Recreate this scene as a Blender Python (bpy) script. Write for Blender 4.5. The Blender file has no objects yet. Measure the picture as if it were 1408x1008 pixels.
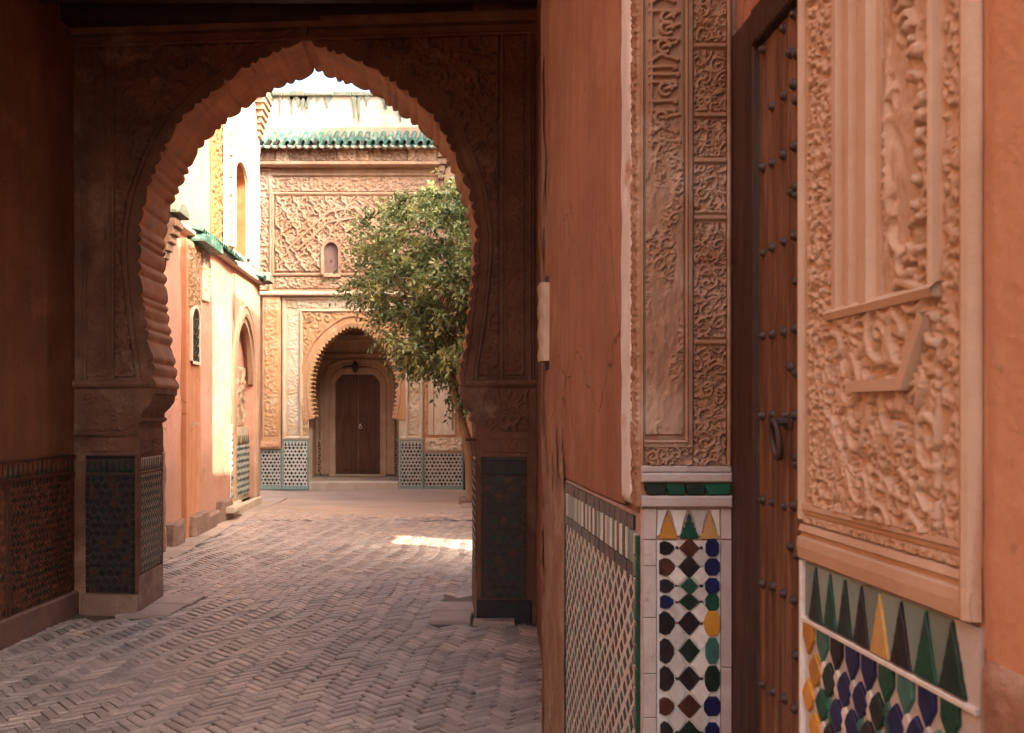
import bpy, math, random
import numpy as np
from mathutils import Vector

rnd = random.Random(7)
SC = bpy.context.scene
COL = SC.collection
PI = math.pi

# ------------------------------------------------------------------ camera, world, sun, exposure
CAM_H, FPX, HX, HY = 1.5, 1300.0, 704.0, 570.0
cam = bpy.data.cameras.new('camera')
cam.sensor_width = 36.0
cam.lens = 36.0 * FPX / 1408.0
cam.shift_y = (HY - 504.0) / 1408.0
cam.clip_start = 0.05
cam.clip_end = 400.0
cam.dof.use_dof = True
cam.dof.focus_distance = 5.5
cam.dof.aperture_fstop = 11.0
camo = bpy.data.objects.new('camera', cam)
camo.location = (0, 0, CAM_H)
camo.rotation_euler = (PI / 2, 0, 0)
COL.objects.link(camo)
SC.camera = camo

SUN_EL, SUN_AZ = 41.0, 30.0          # azimuth measured from +X towards -Y
world = bpy.data.worlds.new('World')
SC.world = world
world.use_nodes = True
wn = world.node_tree
sky = wn.nodes.new('ShaderNodeTexSky')
sky.sky_type = 'NISHITA'
sky.sun_disc = False
sky.sun_elevation = math.radians(SUN_EL)
sky.sun_rotation = math.radians(90.0 + SUN_AZ)
sky.air_density = 0.6
sky.dust_density = 7.0
sky.ozone_density = 0.2
bg = wn.nodes['Background']
bg.inputs['Strength'].default_value = 0.15
wn.links.new(sky.outputs[0], bg.inputs['Color'])

sun = bpy.data.lights.new('sun', 'SUN')
sun.energy = 2.0
sun.angle = math.radians(0.5)
sun.color = (1.0, 0.90, 0.76)
suno = bpy.data.objects.new('sun', sun)
el, az = math.radians(SUN_EL), math.radians(SUN_AZ)
SUNV = Vector((math.cos(el) * math.cos(az), -math.cos(el) * math.sin(az), math.sin(el)))
suno.rotation_euler = SUNV.to_track_quat('Z', 'Y').to_euler()
suno.location = (8, -4, 14)
COL.objects.link(suno)

SC.view_settings.view_transform = 'Standard'
SC.view_settings.look = 'None'
SC.view_settings.exposure = 3.15
SC.view_settings.gamma = 1.0
SC.view_settings.use_white_balance = True      # the photograph is balanced warm
SC.view_settings.white_balance_temperature = 7050.0
SC.view_settings.white_balance_tint = 2.0
SC.view_settings.use_curve_mapping = False
SC.render.engine = 'CYCLES'
SC.cycles.max_bounces = 8
SC.cycles.diffuse_bounces = 6
SC.cycles.sample_clamp_indirect = 6.0
SC.cycles.use_denoising = True

# ------------------------------------------------------------------ materials
MATS = {}


def mat(name, c1, c2=None, scale=3.0, rough=0.85, bump=0.3, bscale=45.0, streak=0.0, c3=None, c3scale=1.2,
        c3lo=0.55, c3hi=0.7, tone=False, rand=0.0, spec=0.3, stretch=(1, 1, 1), zfade=None, bdist=0.01, fine=0.0, coat=0.0, damage=0.0):
    m = bpy.data.materials.new(name)
    m.use_nodes = True
    nt = m.node_tree
    N, L = nt.nodes, nt.links
    b = N['Principled BSDF']
    b.inputs['Roughness'].default_value = rough
    b.inputs['Specular IOR Level'].default_value = spec
    if coat:
        b.inputs['Coat Weight'].default_value = coat
        b.inputs['Coat Roughness'].default_value = 0.12
    geo = N.new('ShaderNodeNewGeometry')
    mp = N.new('ShaderNodeMapping')
    mp.inputs['Scale'].default_value = stretch
    L.new(geo.outputs['Position'], mp.inputs['Vector'])
    P = mp.outputs['Vector']

    def noise(sc, detail=5.0, ro=0.6, vec=P):
        n = N.new('ShaderNodeTexNoise')
        n.inputs['Scale'].default_value = sc
        n.inputs['Detail'].default_value = detail
        n.inputs['Roughness'].default_value = ro
        L.new(vec, n.inputs['Vector'])
        return n.outputs['Fac']

    def rmp(fac, lo, hi, a=0.0, bb=1.0):
        r = N.new('ShaderNodeMapRange')
        r.inputs['From Min'].default_value = lo
        r.inputs['From Max'].default_value = hi
        r.inputs['To Min'].default_value = a
        r.inputs['To Max'].default_value = bb
        L.new(fac, r.inputs['Value'])
        return r.outputs['Result']

    def mix(fac, a, bb, mode='MIX'):
        x = N.new('ShaderNodeMix')
        x.data_type = 'RGBA'
        x.blend_type = mode
        if isinstance(fac, float):
            x.inputs[0].default_value = fac
        else:
            L.new(fac, x.inputs[0])
        for i, v in ((6, a), (7, bb)):
            if isinstance(v, tuple):
                x.inputs[i].default_value = (v[0], v[1], v[2], 1)
            else:
                L.new(v, x.inputs[i])
        return x.outputs[2]

    def scl(col, fac):
        x = N.new('ShaderNodeVectorMath')
        x.operation = 'SCALE'
        L.new(col, x.inputs[0])
        L.new(fac, x.inputs['Scale'])
        return x.outputs[0]

    c2 = c2 or c1
    col = mix(rmp(noise(scale), 0.35, 0.65), c1, c2)
    if c3:
        col = mix(rmp(noise(c3scale, 7.0, 0.65), c3lo, c3hi), col, c3)
    if zfade:                       # a band of worn plaster rising from the ground with a ragged edge
        zlo, zhi, zc = zfade
        sep = N.new('ShaderNodeSeparateXYZ')
        L.new(geo.outputs['Position'], sep.inputs[0])
        ad = N.new('ShaderNodeMath')
        ad.operation = 'MULTIPLY_ADD'
        L.new(noise(2.6, 7.0, 0.7), ad.inputs[0])
        ad.inputs[1].default_value = -1.3
        L.new(sep.outputs['Z'], ad.inputs[2])
        col = mix(rmp(ad.outputs[0], zlo - 0.65, zhi - 0.65, 0.85, 0.0), col, zc)
    if streak:
        mp2 = N.new('ShaderNodeMapping')
        mp2.inputs['Scale'].default_value = (9, 9, 0.55)
        L.new(geo.outputs['Position'], mp2.inputs['Vector'])
        col = scl(col, rmp(noise(1.0, 6.0, 0.65, mp2.outputs['Vector']), 0.3, 0.7, 1.0 - streak, 1.0 + streak * 0.6))
    if fine:
        col = scl(col, rmp(noise(bscale * 1.7, 3.0, 0.7), 0.3, 0.7, 1.0 - fine, 1.0 + fine * 0.6))
    crack = None
    if damage:
        # hairline cracks (warped cell borders, shown only in patches) and chipped, paler spots
        nz_n = N.new('ShaderNodeTexNoise')
        nz_n.inputs['Scale'].default_value = 3.0
        nz_n.inputs['Detail'].default_value = 8.0
        L.new(geo.outputs['Position'], nz_n.inputs['Vector'])
        va = N.new('ShaderNodeVectorMath')
        va.operation = 'MULTIPLY_ADD'
        L.new(nz_n.outputs['Color'], va.inputs[0])
        va.inputs[1].default_value = (0.35, 0.35, 0.35)
        L.new(geo.outputs['Position'], va.inputs[2])
        vo = N.new('ShaderNodeTexVoronoi')
        vo.feature = 'DISTANCE_TO_EDGE'
        vo.inputs['Scale'].default_value = 1.7
        L.new(va.outputs[0], vo.inputs['Vector'])
        line = rmp(vo.outputs['Distance'], 0.0, 0.009, 1.0, 0.0)
        patch = rmp(noise(0.9, 3.0, 0.5, geo.outputs['Position']), 0.50, 0.58)
        mu = N.new('ShaderNodeMath')
        mu.operation = 'MULTIPLY'
        L.new(line, mu.inputs[0])
        L.new(patch, mu.inputs[1])
        crack = mu.outputs[0]
        col = mix(crack, col, tuple(x * 0.35 for x in c1))
        chip = rmp(noise(11.0, 6.0, 0.75, geo.outputs['Position']), 0.66, 0.70, 0.0, damage)
        col = mix(chip, col, tuple(min(0.6, x * 0.8 + 0.18) for x in c1))
        scuff = rmp(noise(34.0, 2.0, 0.5, geo.outputs['Position']), 0.70, 0.74, 0.0, damage * 0.8)
        col = mix(scuff, col, tuple(x * 0.5 for x in c1))
    if tone:
        at = N.new('ShaderNodeAttribute')
        at.attribute_name = 'tone'
        col = scl(col, at.outputs['Fac'])
    if rand:
        oi = N.new('ShaderNodeObjectInfo')
        col = scl(col, rmp(oi.outputs['Random'], 0, 1, 1 - rand, 1 + rand))
    L.new(col, b.inputs['Base Color'])
    L.new(rmp(noise(scale * 4), 0.3, 0.7, max(0.02, rough - 0.08), min(1, rough + 0.08)), b.inputs['Roughness'])
    if bump:
        bp = N.new('ShaderNodeBump')
        bp.inputs['Strength'].default_value = bump
        bp.inputs['Distance'].default_value = bdist
        mm = N.new('ShaderNodeMath')
        mm.operation = 'MULTIPLY_ADD'
        L.new(noise(bscale * 0.12, 4.0), mm.inputs[0])
        mm.inputs[1].default_value = 2.5
        L.new(noise(bscale, 6.0, 0.7), mm.inputs[2])
        hgt = mm.outputs[0]
        if crack is not None:
            ms = N.new('ShaderNodeMath')
            ms.operation = 'MULTIPLY_ADD'
            L.new(crack, ms.inputs[0])
            ms.inputs[1].default_value = -1.5
            L.new(hgt, ms.inputs[2])
            hgt = ms.outputs[0]
        L.new(hgt, bp.inputs['Height'])
        L.new(bp.outputs['Normal'], b.inputs['Normal'])
    MATS[name] = m
    return m


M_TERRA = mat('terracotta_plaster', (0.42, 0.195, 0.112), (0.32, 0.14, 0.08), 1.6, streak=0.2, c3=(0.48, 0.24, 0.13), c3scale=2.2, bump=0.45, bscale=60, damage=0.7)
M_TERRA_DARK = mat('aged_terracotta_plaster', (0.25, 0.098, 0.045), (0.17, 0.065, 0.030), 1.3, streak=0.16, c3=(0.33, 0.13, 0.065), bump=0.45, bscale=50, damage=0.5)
M_ORANGE = mat('orange_plaster', (0.56, 0.315, 0.19), (0.50, 0.25, 0.14), 1.5, streak=0.12, c3=(0.58, 0.37, 0.24), bump=0.35, bscale=40, damage=0.5)
M_PINKWALL = mat('pink_ochre_plaster', (0.58, 0.285, 0.215), (0.53, 0.22, 0.155), 1.1, streak=0.08, c3=(0.66, 0.42, 0.28), bump=0.4, bscale=30, damage=0.6,
                 zfade=(0.7, 1.25, (0.40, 0.20, 0.14)))
M_CREAM = mat('cream_limewash', (0.37, 0.26, 0.175), (0.33, 0.22, 0.14), 1.0, streak=0.08, bump=0.2, bscale=30)
M_WHITEWALL = mat('white_limewash', (0.52, 0.46, 0.38), (0.45, 0.38, 0.30), 1.3, streak=0.12, c3=(0.40, 0.32, 0.23), c3scale=0.9, bump=0.2, bscale=25)
M_WHITESTRIP = mat('chalky_plaster', (0.76, 0.72, 0.66), (0.66, 0.60, 0.53), 5, streak=0.10, c3=(0.50, 0.27, 0.16), c3scale=4.0, c3lo=0.56, c3hi=0.66, bump=0.4, bscale=90)
M_STUCCO = mat('carved_stucco', (0.34, 0.195, 0.115), (0.27, 0.14, 0.078), 5, c3=(0.45, 0.325, 0.235), c3scale=3.5, c3lo=0.52, c3hi=0.7, bump=0.4, bscale=130, bdist=0.004)
M_STUCCO_NEAR = mat('pale_carved_stucco', (0.52, 0.375, 0.26), (0.45, 0.305, 0.20), 5, c3=(0.56, 0.42, 0.31), c3scale=4, bump=0.4, bscale=150, bdist=0.003)
M_STUCCO_ARCH = mat('dark_carved_stucco', (0.17, 0.072, 0.040), (0.10, 0.043, 0.026), 3, c3=(0.26, 0.14, 0.09), c3scale=2.0, bump=0.35, bscale=80, bdist=0.006)  # dark red-brown base tone for the arch face and its carving
M_INTRADOS = mat('arch_soffit_plaster', (0.50, 0.225, 0.11), (0.36, 0.155, 0.085), 4, c3=(0.30, 0.19, 0.15), c3scale=2.4, bump=0.6, bscale=40)
M_STUCCO_FAR = mat('sunworn_carved_stucco', (0.47, 0.31, 0.215), (0.40, 0.235, 0.15), 2.0, streak=0.2, c3=(0.54, 0.41, 0.31), c3scale=1.2, bump=0.2, bscale=40)
M_STUCCO_ORANGE = mat('ochre_carved_stucco', (0.54, 0.32, 0.18), (0.50, 0.26, 0.13), 2.0, streak=0.18, c3=(0.64, 0.46, 0.32), c3scale=1.5, bump=0.2, bscale=40)
M_STUCCO_WHITE = mat('whitened_carved_stucco', (0.66, 0.54, 0.42), (0.60, 0.46, 0.33), 2.5, streak=0.16, c3=(0.52, 0.35, 0.20), c3scale=2.4, bump=0.2, bscale=40)
M_OCHRE_STRIP = mat('burnt_ochre_stucco', (0.33, 0.13, 0.055), (0.26, 0.095, 0.038), 3, c3=(0.38, 0.22, 0.11), bump=0.3, bscale=40)
M_FRIEZE = mat('weathered_cedar_frieze', (0.22, 0.13, 0.09), (0.34, 0.21, 0.14), 3.0, c3=(0.50, 0.32, 0.21), c3scale=1.6, bump=0.2, bscale=40)
M_DARKWOOD = mat('dark_cedar', (0.055, 0.022, 0.013), (0.035, 0.014, 0.009), 4, rough=0.6, bump=0.4, bscale=50, stretch=(1, 1, 0.1))
M_FRAME = mat('door_frame_wood', (0.060, 0.028, 0.018), (0.038, 0.018, 0.012), 5, rough=0.55, bump=0.4, bscale=60, stretch=(6, 6, 0.5), c3=(0.10, 0.055, 0.04), c3scale=3.0)
M_DOOR = mat('oiled_door_wood', (0.21, 0.100, 0.055), (0.11, 0.050, 0.028), 6, rough=0.5, bump=0.5, bscale=55, stretch=(7, 7, 0.5), rand=0.12, c3=(0.33, 0.19, 0.12), c3scale=4.0, c3lo=0.5, c3hi=0.75, fine=0.35)
M_FARDOOR = mat('far_door_wood', (0.12, 0.052, 0.028), (0.08, 0.034, 0.019), 3, rough=0.6, bump=0.3, bscale=30, stretch=(5, 5, 0.5), c3=(0.17, 0.075, 0.04), c3scale=2)
M_IRON = mat('wrought_iron', (0.045, 0.035, 0.032), (0.07, 0.045, 0.035), 20, rough=0.5, bump=0.3, bscale=90, spec=0.5)
M_BRICK = mat('worn_paving_brick', (0.42, 0.32, 0.285), (0.30, 0.24, 0.225), 3.2, rough=0.40, bump=0.5, bscale=70, tone=True, c3=(0.46, 0.33, 0.26), c3scale=1.1, bdist=0.006, spec=0.5, fine=0.3, damage=0.35)
M_GROUND = mat('packed_earth', (0.13, 0.085, 0.065), (0.085, 0.055, 0.045), 3, bump=0.6, bscale=40)
M_PAVING = mat('dusty_cement_paving', (0.42, 0.285, 0.22), (0.33, 0.235, 0.195), 1.2, rough=0.75, bump=0.5, bscale=22, c3=(0.52, 0.34, 0.23), c3scale=0.7, stretch=(0.5, 1.6, 1))
M_STONE = mat('rough_base_stone', (0.24, 0.14, 0.105), (0.18, 0.10, 0.08), 4, bump=0.8, bscale=30, c3=(0.34, 0.22, 0.17), c3scale=3)
M_PALESTONE = mat('pale_step_stone', (0.50, 0.40, 0.31), (0.42, 0.31, 0.23), 3, bump=0.5, bscale=30, c3=(0.46, 0.30, 0.20), c3scale=2)
M_KERB = mat('worn_kerb_stone', (0.40, 0.29, 0.24), (0.32, 0.23, 0.20), 3, rough=0.6, bump=0.5, bscale=40, rand=0.15)
M_WORN = mat('worn_tan_plaster', (0.40, 0.235, 0.155), (0.30, 0.16, 0.10), 6, streak=0.2, c3=(0.50, 0.37, 0.28), c3scale=5, bump=0.7, bscale=60)
M_MARBLE = mat('veined_marble', (0.50, 0.44, 0.40), (0.42, 0.35, 0.31), 14, rough=0.4, bump=0.25, bscale=60, c3=(0.33, 0.24, 0.19), c3scale=22, c3lo=0.6, c3hi=0.75, rand=0.08, spec=0.5)
M_GROUT = mat('lime_grout', (0.46, 0.32, 0.26), (0.38, 0.25, 0.20), 20, bump=0.4, bscale=150, bdist=0.003)
M_SLATE = mat('slate_paint', (0.032, 0.030, 0.028), (0.022, 0.021, 0.02), 3, bump=0.3)
M_BARK = mat('olive_bark', (0.26, 0.15, 0.08), (0.17, 0.10, 0.055), 14, bump=0.9, bscale=40, stretch=(1, 1, 0.3))
M_GREENTILE = mat('green_glazed_roof_tile', (0.022, 0.085, 0.062), (0.05, 0.125, 0.098), 9, rough=0.6, bump=0.5, bscale=40, rand=0.3, c3=(0.15, 0.17, 0.14), c3scale=9, c3lo=0.48, c3hi=0.62, spec=0.25)
M_DAMP = mat('roof_moss_stain', (0.09, 0.11, 0.09), (0.14, 0.13, 0.10), 6, bump=0.5)


def tile(name, c, c2=None, rough=0.22, c3=None):
    return mat(name, c, c2 or tuple(x * 0.65 for x in c), 30, rough=rough + 0.12, bump=0.25, bscale=60, bdist=0.004, rand=0.22, spec=0.28, c3=c3, c3scale=35, c3lo=0.58, c3hi=0.7)


T_WHITE = tile('white_glaze', (0.60, 0.59, 0.54), (0.50, 0.47, 0.42), 0.3, (0.46, 0.38, 0.32))
T_BLACK = tile('black_glaze', (0.013, 0.012, 0.014), (0.028, 0.02, 0.02))
T_GREEN = tile('green_glaze', (0.008, 0.085, 0.045), (0.015, 0.05, 0.035))
T_DGREEN = tile('bottle_green_glaze', (0.014, 0.032, 0.022))
T_BLUE = tile('cobalt_glaze', (0.01, 0.016, 0.085), (0.012, 0.014, 0.05))
T_YELLOW = tile('honey_glaze', (0.50, 0.25, 0.045), (0.42, 0.19, 0.03))
T_PALEYEL = tile('straw_glaze', (0.55, 0.36, 0.13), (0.48, 0.28, 0.09))
T_TEAL = tile('teal_glaze', (0.06, 0.19, 0.15), (0.04, 0.12, 0.10))
T_BROWN = tile('brown_glaze', (0.085, 0.032, 0.018), (0.05, 0.02, 0.013))
T_GREY = tile('grey_blue_glaze', (0.17, 0.25, 0.22), (0.22, 0.27, 0.24), 0.25)
T_DULLW = tile('dusty_white_glaze', (0.36, 0.29, 0.23), (0.27, 0.20, 0.15), 0.5)
T_SMOKE = tile('smoky_glaze', (0.055, 0.036, 0.026), (0.03, 0.021, 0.016), 0.55)
T_RUST = tile('rust_glaze', (0.20, 0.07, 0.04), None, 0.35)
TS = [T_WHITE, T_BLACK, T_GREEN, T_DGREEN, T_BLUE, T_YELLOW, T_PALEYEL, T_TEAL, T_BROWN, T_GREY, T_DULLW, T_RUST, M_GROUT, T_SMOKE]
WHITE, BLACK, GREEN, DGREEN, BLUE, YELLOW, PALEYEL, TEAL, BROWN, GREY, DULLW, RUST, GROUT, SMOKE = range(14)

# leaf material with a little light passing through
M_LEAF = bpy.data.materials.new('olive_leaf')
M_LEAF.use_nodes = True
_n, _l = M_LEAF.node_tree.nodes, M_LEAF.node_tree.links
_b = _n['Principled BSDF']
_a = _n.new('ShaderNodeAttribute')
_a.attribute_name = 'tone'
_r = _n.new('ShaderNodeValToRGB')
_r.color_ramp.elements[0].color = (0.040, 0.060, 0.022, 1)
_r.color_ramp.elements[1].color = (0.46, 0.42, 0.17, 1)
_e = _r.color_ramp.elements.new(0.6)
_e.color = (0.17, 0.20, 0.070, 1)
_l.new(_a.outputs['Fac'], _r.inputs[0])
_l.new(_r.outputs[0], _b.inputs['Base Color'])
_b.inputs['Roughness'].default_value = 0.42
_t = _n.new('ShaderNodeBsdfTranslucent')
_l.new(_r.outputs[0], _t.inputs['Color'])
_m = _n.new('ShaderNodeMixShader')
_m.inputs[0].default_value = 0.3
_l.new(_b.outputs[0], _m.inputs[1])
_l.new(_t.outputs[0], _m.inputs[2])
_l.new(_m.outputs[0], _n['Material Output'].inputs['Surface'])

# ------------------------------------------------------------------ object helpers


class Fr:
    """A vertical plane: origin (ox, oy), horizontal axis u, outward normal n."""

    def __init__(s, ox, oy, ux, uy, nx, ny):
        l = math.hypot(ux, uy)
        s.o, s.u = (ox, oy), (ux / l, uy / l)
        l = math.hypot(nx, ny)
        s.n = (nx / l, ny / l)

    def p(s, u, z, d=0.0):
        return (s.o[0] + s.u[0] * u + s.n[0] * d, s.o[1] + s.u[1] * u + s.n[1] * d, z)

    def hit(s, px, py=HY, d=0.0):
        """real (u, z) of the point of this plane that a sight line meets: used to measure, once, from the photograph"""
        rx, rz = (px - HX) / FPX, (HY - py) / FPX
        ox, oy = s.o[0] + s.n[0] * d, s.o[1] + s.n[1] * d
        # t*(rx,1) = o + u*k
        det = rx * (-s.u[1]) + s.u[0]
        t = (ox * (-s.u[1]) + s.u[0] * oy) / det
        k = (rx * oy - ox) / det
        return k, CAM_H + rz * t

    def uu(s, px, d=0.0):
        return s.hit(px, HY, d)[0]

    def ang(s):
        return math.atan2(s.u[1], s.u[0])


def empty(name, loc, label=None, cat=None, group=None):
    o = bpy.data.objects.new(name, None)
    o.location = loc
    o.empty_display_size = 0.1
    COL.objects.link(o)
    if label:
        o['label'] = label
    if cat:
        o['category'] = cat
    if group:
        o['group'] = group
    return o


def root_loc(par):
    v = Vector((0, 0, 0))
    while par is not None:
        v += par.location
        par = par.parent
    return v


class MB:
    def __init__(s):
        s.v, s.f, s.m, s.t = [], [], [], []

    def quad(s, *pts, m=0, t=1.0):
        i = len(s.v)
        s.v.extend(pts)
        s.f.append(tuple(range(i, i + len(pts))))
        s.m.append(m)
        s.t.append(t)

    def box(s, fr, u0, u1, z0, z1, d0, d1, m=0, bev=0.0, t=1.0):
        """box on a plane; bev chamfers the front face"""
        i = len(s.v)
        b = bev
        s.v += [fr.p(u0, z0, d0), fr.p(u1, z0, d0), fr.p(u1, z1, d0), fr.p(u0, z1, d0)]
        if b > 0:
            s.v += [fr.p(u0, z0, d1 - b), fr.p(u1, z0, d1 - b), fr.p(u1, z1, d1 - b), fr.p(u0, z1, d1 - b)]
            s.v += [fr.p(u0 + b, z0 + b, d1), fr.p(u1 - b, z0 + b, d1), fr.p(u1 - b, z1 - b, d1), fr.p(u0 + b, z1 - b, d1)]
            n = 3
        else:
            s.v += [fr.p(u0, z0, d1), fr.p(u1, z0, d1), fr.p(u1, z1, d1), fr.p(u0, z1, d1)]
            n = 2
        fs = [(i + 3, i + 2, i + 1, i)]
        for k in range(n - 1):
            a = i + 4 * k
            for j in range(4):
                jn = (j + 1) % 4
                fs.append((a + j, a + jn, a + 4 + jn, a + 4 + j))
        e = i + 4 * (n - 1)
        fs.append((e, e + 1, e + 2, e + 3))
        s.f += fs
        s.m += [m] * len(fs)
        s.t += [t] * len(fs)

    def abox(s, x0, x1, y0, y1, z0, z1, m=0, t=1.0, bev=0.0):
        f = Fr(x0, y0, 1, 0, 0, 1)
        s.box(f, 0, x1 - x0, z0, z1, 0, y1 - y0, m, 0, t)

    def poly(s, fr, pts, d0, d1, m=0, bev=0.0, t=1.0):
        """polygon (u,z) extruded from d0 to d1 with a small chamfer"""
        n = len(pts)
        i = len(s.v)
        cu = sum(p[0] for p in pts) / n
        cz = sum(p[1] for p in pts) / n
        s.v += [fr.p(u, z, d0) for u, z in pts]
        s.v += [fr.p(u, z, d1 - bev) for u, z in pts]
        rings = 2
        if bev > 0:
            q = []
            for u, z in pts:
                l = math.hypot(u - cu, z - cz) or 1
                k = max(0.0, 1 - bev / l)
                q.append((cu + (u - cu) * k, cz + (z - cz) * k))
            s.v += [fr.p(u, z, d1) for u, z in q]
            rings = 3
        for r in range(rings - 1):
            a = i + r * n
            for j in range(n):
                jn = (j + 1) % n
                s.f.append((a + j, a + jn, a + n + jn, a + n + j))
                s.m.append(m)
                s.t.append(t)
        a = i + (rings - 1) * n
        s.f.append(tuple(range(a, a + n)))
        s.m.append(m)
        s.t.append(t)

    def sweep(s, fr, path, prof, m=0, closed=False):
        """profile [(offset, depth)] swept along path [(u,z)] in the plane; offset to the left of travel"""
        n = len(path)
        i = len(s.v)
        k = len(prof)
        for a in range(n):
            if closed:
                p0, p1, p2 = path[a - 1], path[a], path[(a + 1) % n]
            else:
                p0, p1, p2 = path[max(a - 1, 0)], path[a], path[min(a + 1, n - 1)]

            def nrm(q0, q1):
                dx, dz = q1[0] - q0[0], q1[1] - q0[1]
                l = math.hypot(dx, dz)
                return (-dz / l, dx / l) if l > 1e-9 else None
            a1, a2 = nrm(p0, p1), nrm(p1, p2)
            if a1 is None:
                a1 = a2
            if a2 is None:
                a2 = a1
            mx, mz = a1[0] + a2[0], a1[1] + a2[1]
            l = math.hypot(mx, mz) or 1
            mx, mz = mx / l, mz / l
            c = max(0.35, mx * a1[0] + mz * a1[1])
            for off, d in prof:
                s.v.append(fr.p(p1[0] + mx * off / c, p1[1] + mz * off / c, d))
        for a in range(n if closed else n - 1):
            for j in range(k - 1):
                b = (a + 1) % n
                s.f.append((i + a * k + j, i + b * k + j, i + b * k + j + 1, i + a * k + j + 1))
                s.m.append(m)
                s.t.append(1.0)

    def tube(s, pts, radii, n=8, m=0, cap=True, t=1.0):
        i = len(s.v)
        P = [Vector(p) for p in pts]
        ref = Vector((0.3, 0.5, 0.8)).normalized()
        for a, p in enumerate(P):
            d = (P[min(a + 1, len(P) - 1)] - P[max(a - 1, 0)]).normalized()
            x = d.cross(ref)
            if x.length < 0.05:
                x = d.cross(Vector((1, 0, 0)))
            x.normalize()
            y = d.cross(x)
            for j in range(n):
                w = 2 * PI * j / n
                q = p + (x * math.cos(w) + y * math.sin(w)) * radii[a]
                s.v.append(tuple(q))
        for a in range(len(P) - 1):
            for j in range(n):
                jn = (j + 1) % n
                s.f.append((i + a * n + j, i + a * n + jn, i + (a + 1) * n + jn, i + (a + 1) * n + j))
                s.m.append(m)
                s.t.append(t)
        if cap:
            s.f.append(tuple(range(i, i + n)))
            s.f.append(tuple(range(i + (len(P) - 1) * n, i + len(P) * n)))
            s.m += [m, m]
            s.t += [t, t]

    def mesh(s, name, mats, off=Vector((0, 0, 0)), smooth=False):
        me = bpy.data.meshes.new(name)
        ox, oy, oz = off
        me.from_pydata([(x - ox, y - oy, z - oz) for x, y, z in s.v], [], s.f)
        for q in (mats if isinstance(mats, (list, tuple)) else [mats]):
            me.materials.append(q)
        me.polygons.foreach_set('material_index', s.m)
        at = me.attributes.new('tone', 'FLOAT', 'FACE')
        at.data.foreach_set('value', s.t)
        if smooth:
            me.polygons.foreach_set('use_smooth', [True] * len(s.f))
        me.update()
        return me

    def build(s, name, mats, parent=None, smooth=False, kind=None, label=None, cat=None):
        me = s.mesh(name, mats, root_loc(parent), smooth)
        o = bpy.data.objects.new(name, me)
        COL.objects.link(o)
        if parent is not None:
            o.parent = parent
        if kind:
            o['kind'] = kind
        if label:
            o['label'] = label
        if cat:
            o['category'] = cat
        return o


def grid_mesh(name, pts, keep, material, parent=None, smooth=True, kind=None):
    """pts: (nz, nu, 3) world points; keep: (nz-1, nu-1) bool"""
    nz, nu, _ = pts.shape
    off = np.array(root_loc(parent))
    v = (pts.reshape(-1, 3) - off).astype(np.float32)
    idx = np.arange(nz * nu).reshape(nz, nu)
    q = np.stack([idx[:-1, :-1], idx[:-1, 1:], idx[1:, 1:], idx[1:, :-1]], -1)
    q = q[keep] if keep is not None else q.reshape(-1, 4)
    q = q.reshape(-1, 4)
    used = np.zeros(nz * nu, bool)
    used[q.ravel()] = True
    remap = np.cumsum(used) - 1
    q = remap[q]
    v = v[used]
    me = bpy.data.meshes.new(name)
    me.vertices.add(len(v))
    me.vertices.foreach_set('co', v.ravel())
    me.loops.add(q.size)
    me.loops.foreach_set('vertex_index', q.ravel().astype(np.int32))
    me.polygons.add(len(q))
    me.polygons.foreach_set('loop_start', np.arange(0, q.size, 4, dtype=np.int32))
    me.polygons.foreach_set('use_smooth', np.full(len(q), smooth))
    me.materials.append(material)
    me.update(calc_edges=True)
    o = bpy.data.objects.new(name, me)
    COL.objects.link(o)
    if parent is not None:
        o.parent = parent
    if kind:
        o['kind'] = kind
    return o


def relief(name, fr, u0, u1, z0, z1, d, H, material, parent, maskfn=None, edge=True, smooth=True):
    """carved surface: H (nz, nu) in metres added to depth d"""
    nz, nu = H.shape
    if edge:
        H = H.copy()
        H[0, :] = H[-1, :] = -0.012
        H[:, 0] = H[:, -1] = -0.012
    U, Z = np.meshgrid(np.linspace(u0, u1, nu), np.linspace(z0, z1, nz))
    D = d + H
    pts = np.empty((nz, nu, 3))
    pts[..., 0] = fr.o[0] + fr.u[0] * U + fr.n[0] * D
    pts[..., 1] = fr.o[1] + fr.u[1] * U + fr.n[1] * D
    pts[..., 2] = Z
    keep = None
    if maskfn is not None:
        uc = 0.5 * (U[:-1, :-1] + U[1:, 1:])
        zc = 0.5 * (Z[:-1, :-1] + Z[1:, 1:])
        keep = maskfn(uc, zc)
    return grid_mesh(name, pts, keep, material, parent, smooth)


def vnoise(nz, nu, cz, cu, seed, octaves=3):
    """smooth value noise in -1..1, cz x cu cells"""
    rs = np.random.RandomState(seed)
    out = np.zeros((nz, nu))
    amp, tot = 1.0, 0.0
    for o in range(octaves):
        kz, ku = max(2, int(cz * 2 ** o) + 2), max(2, int(cu * 2 ** o) + 2)
        g = rs.rand(kz, ku) * 2 - 1
        a = np.linspace(0, kz - 1.001, nz)
        b = np.linspace(0, ku - 1.001, nu)
        ia, ib = a.astype(int), b.astype(int)
        fa, fb = a - ia, b - ib
        fa = (fa * fa * (3 - 2 * fa))[:, None]
        fb = (fb * fb * (3 - 2 * fb))[None, :]
        g00, g01 = g[np.ix_(ia, ib)], g[np.ix_(ia, ib + 1)]
        g10, g11 = g[np.ix_(ia + 1, ib)], g[np.ix_(ia + 1, ib + 1)]
        out += amp * ((g00 * (1 - fb) + g01 * fb) * (1 - fa) + (g10 * (1 - fb) + g11 * fb) * fa)
        tot += amp
        amp *= 0.5
    return out / tot


_kern = {}


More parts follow.
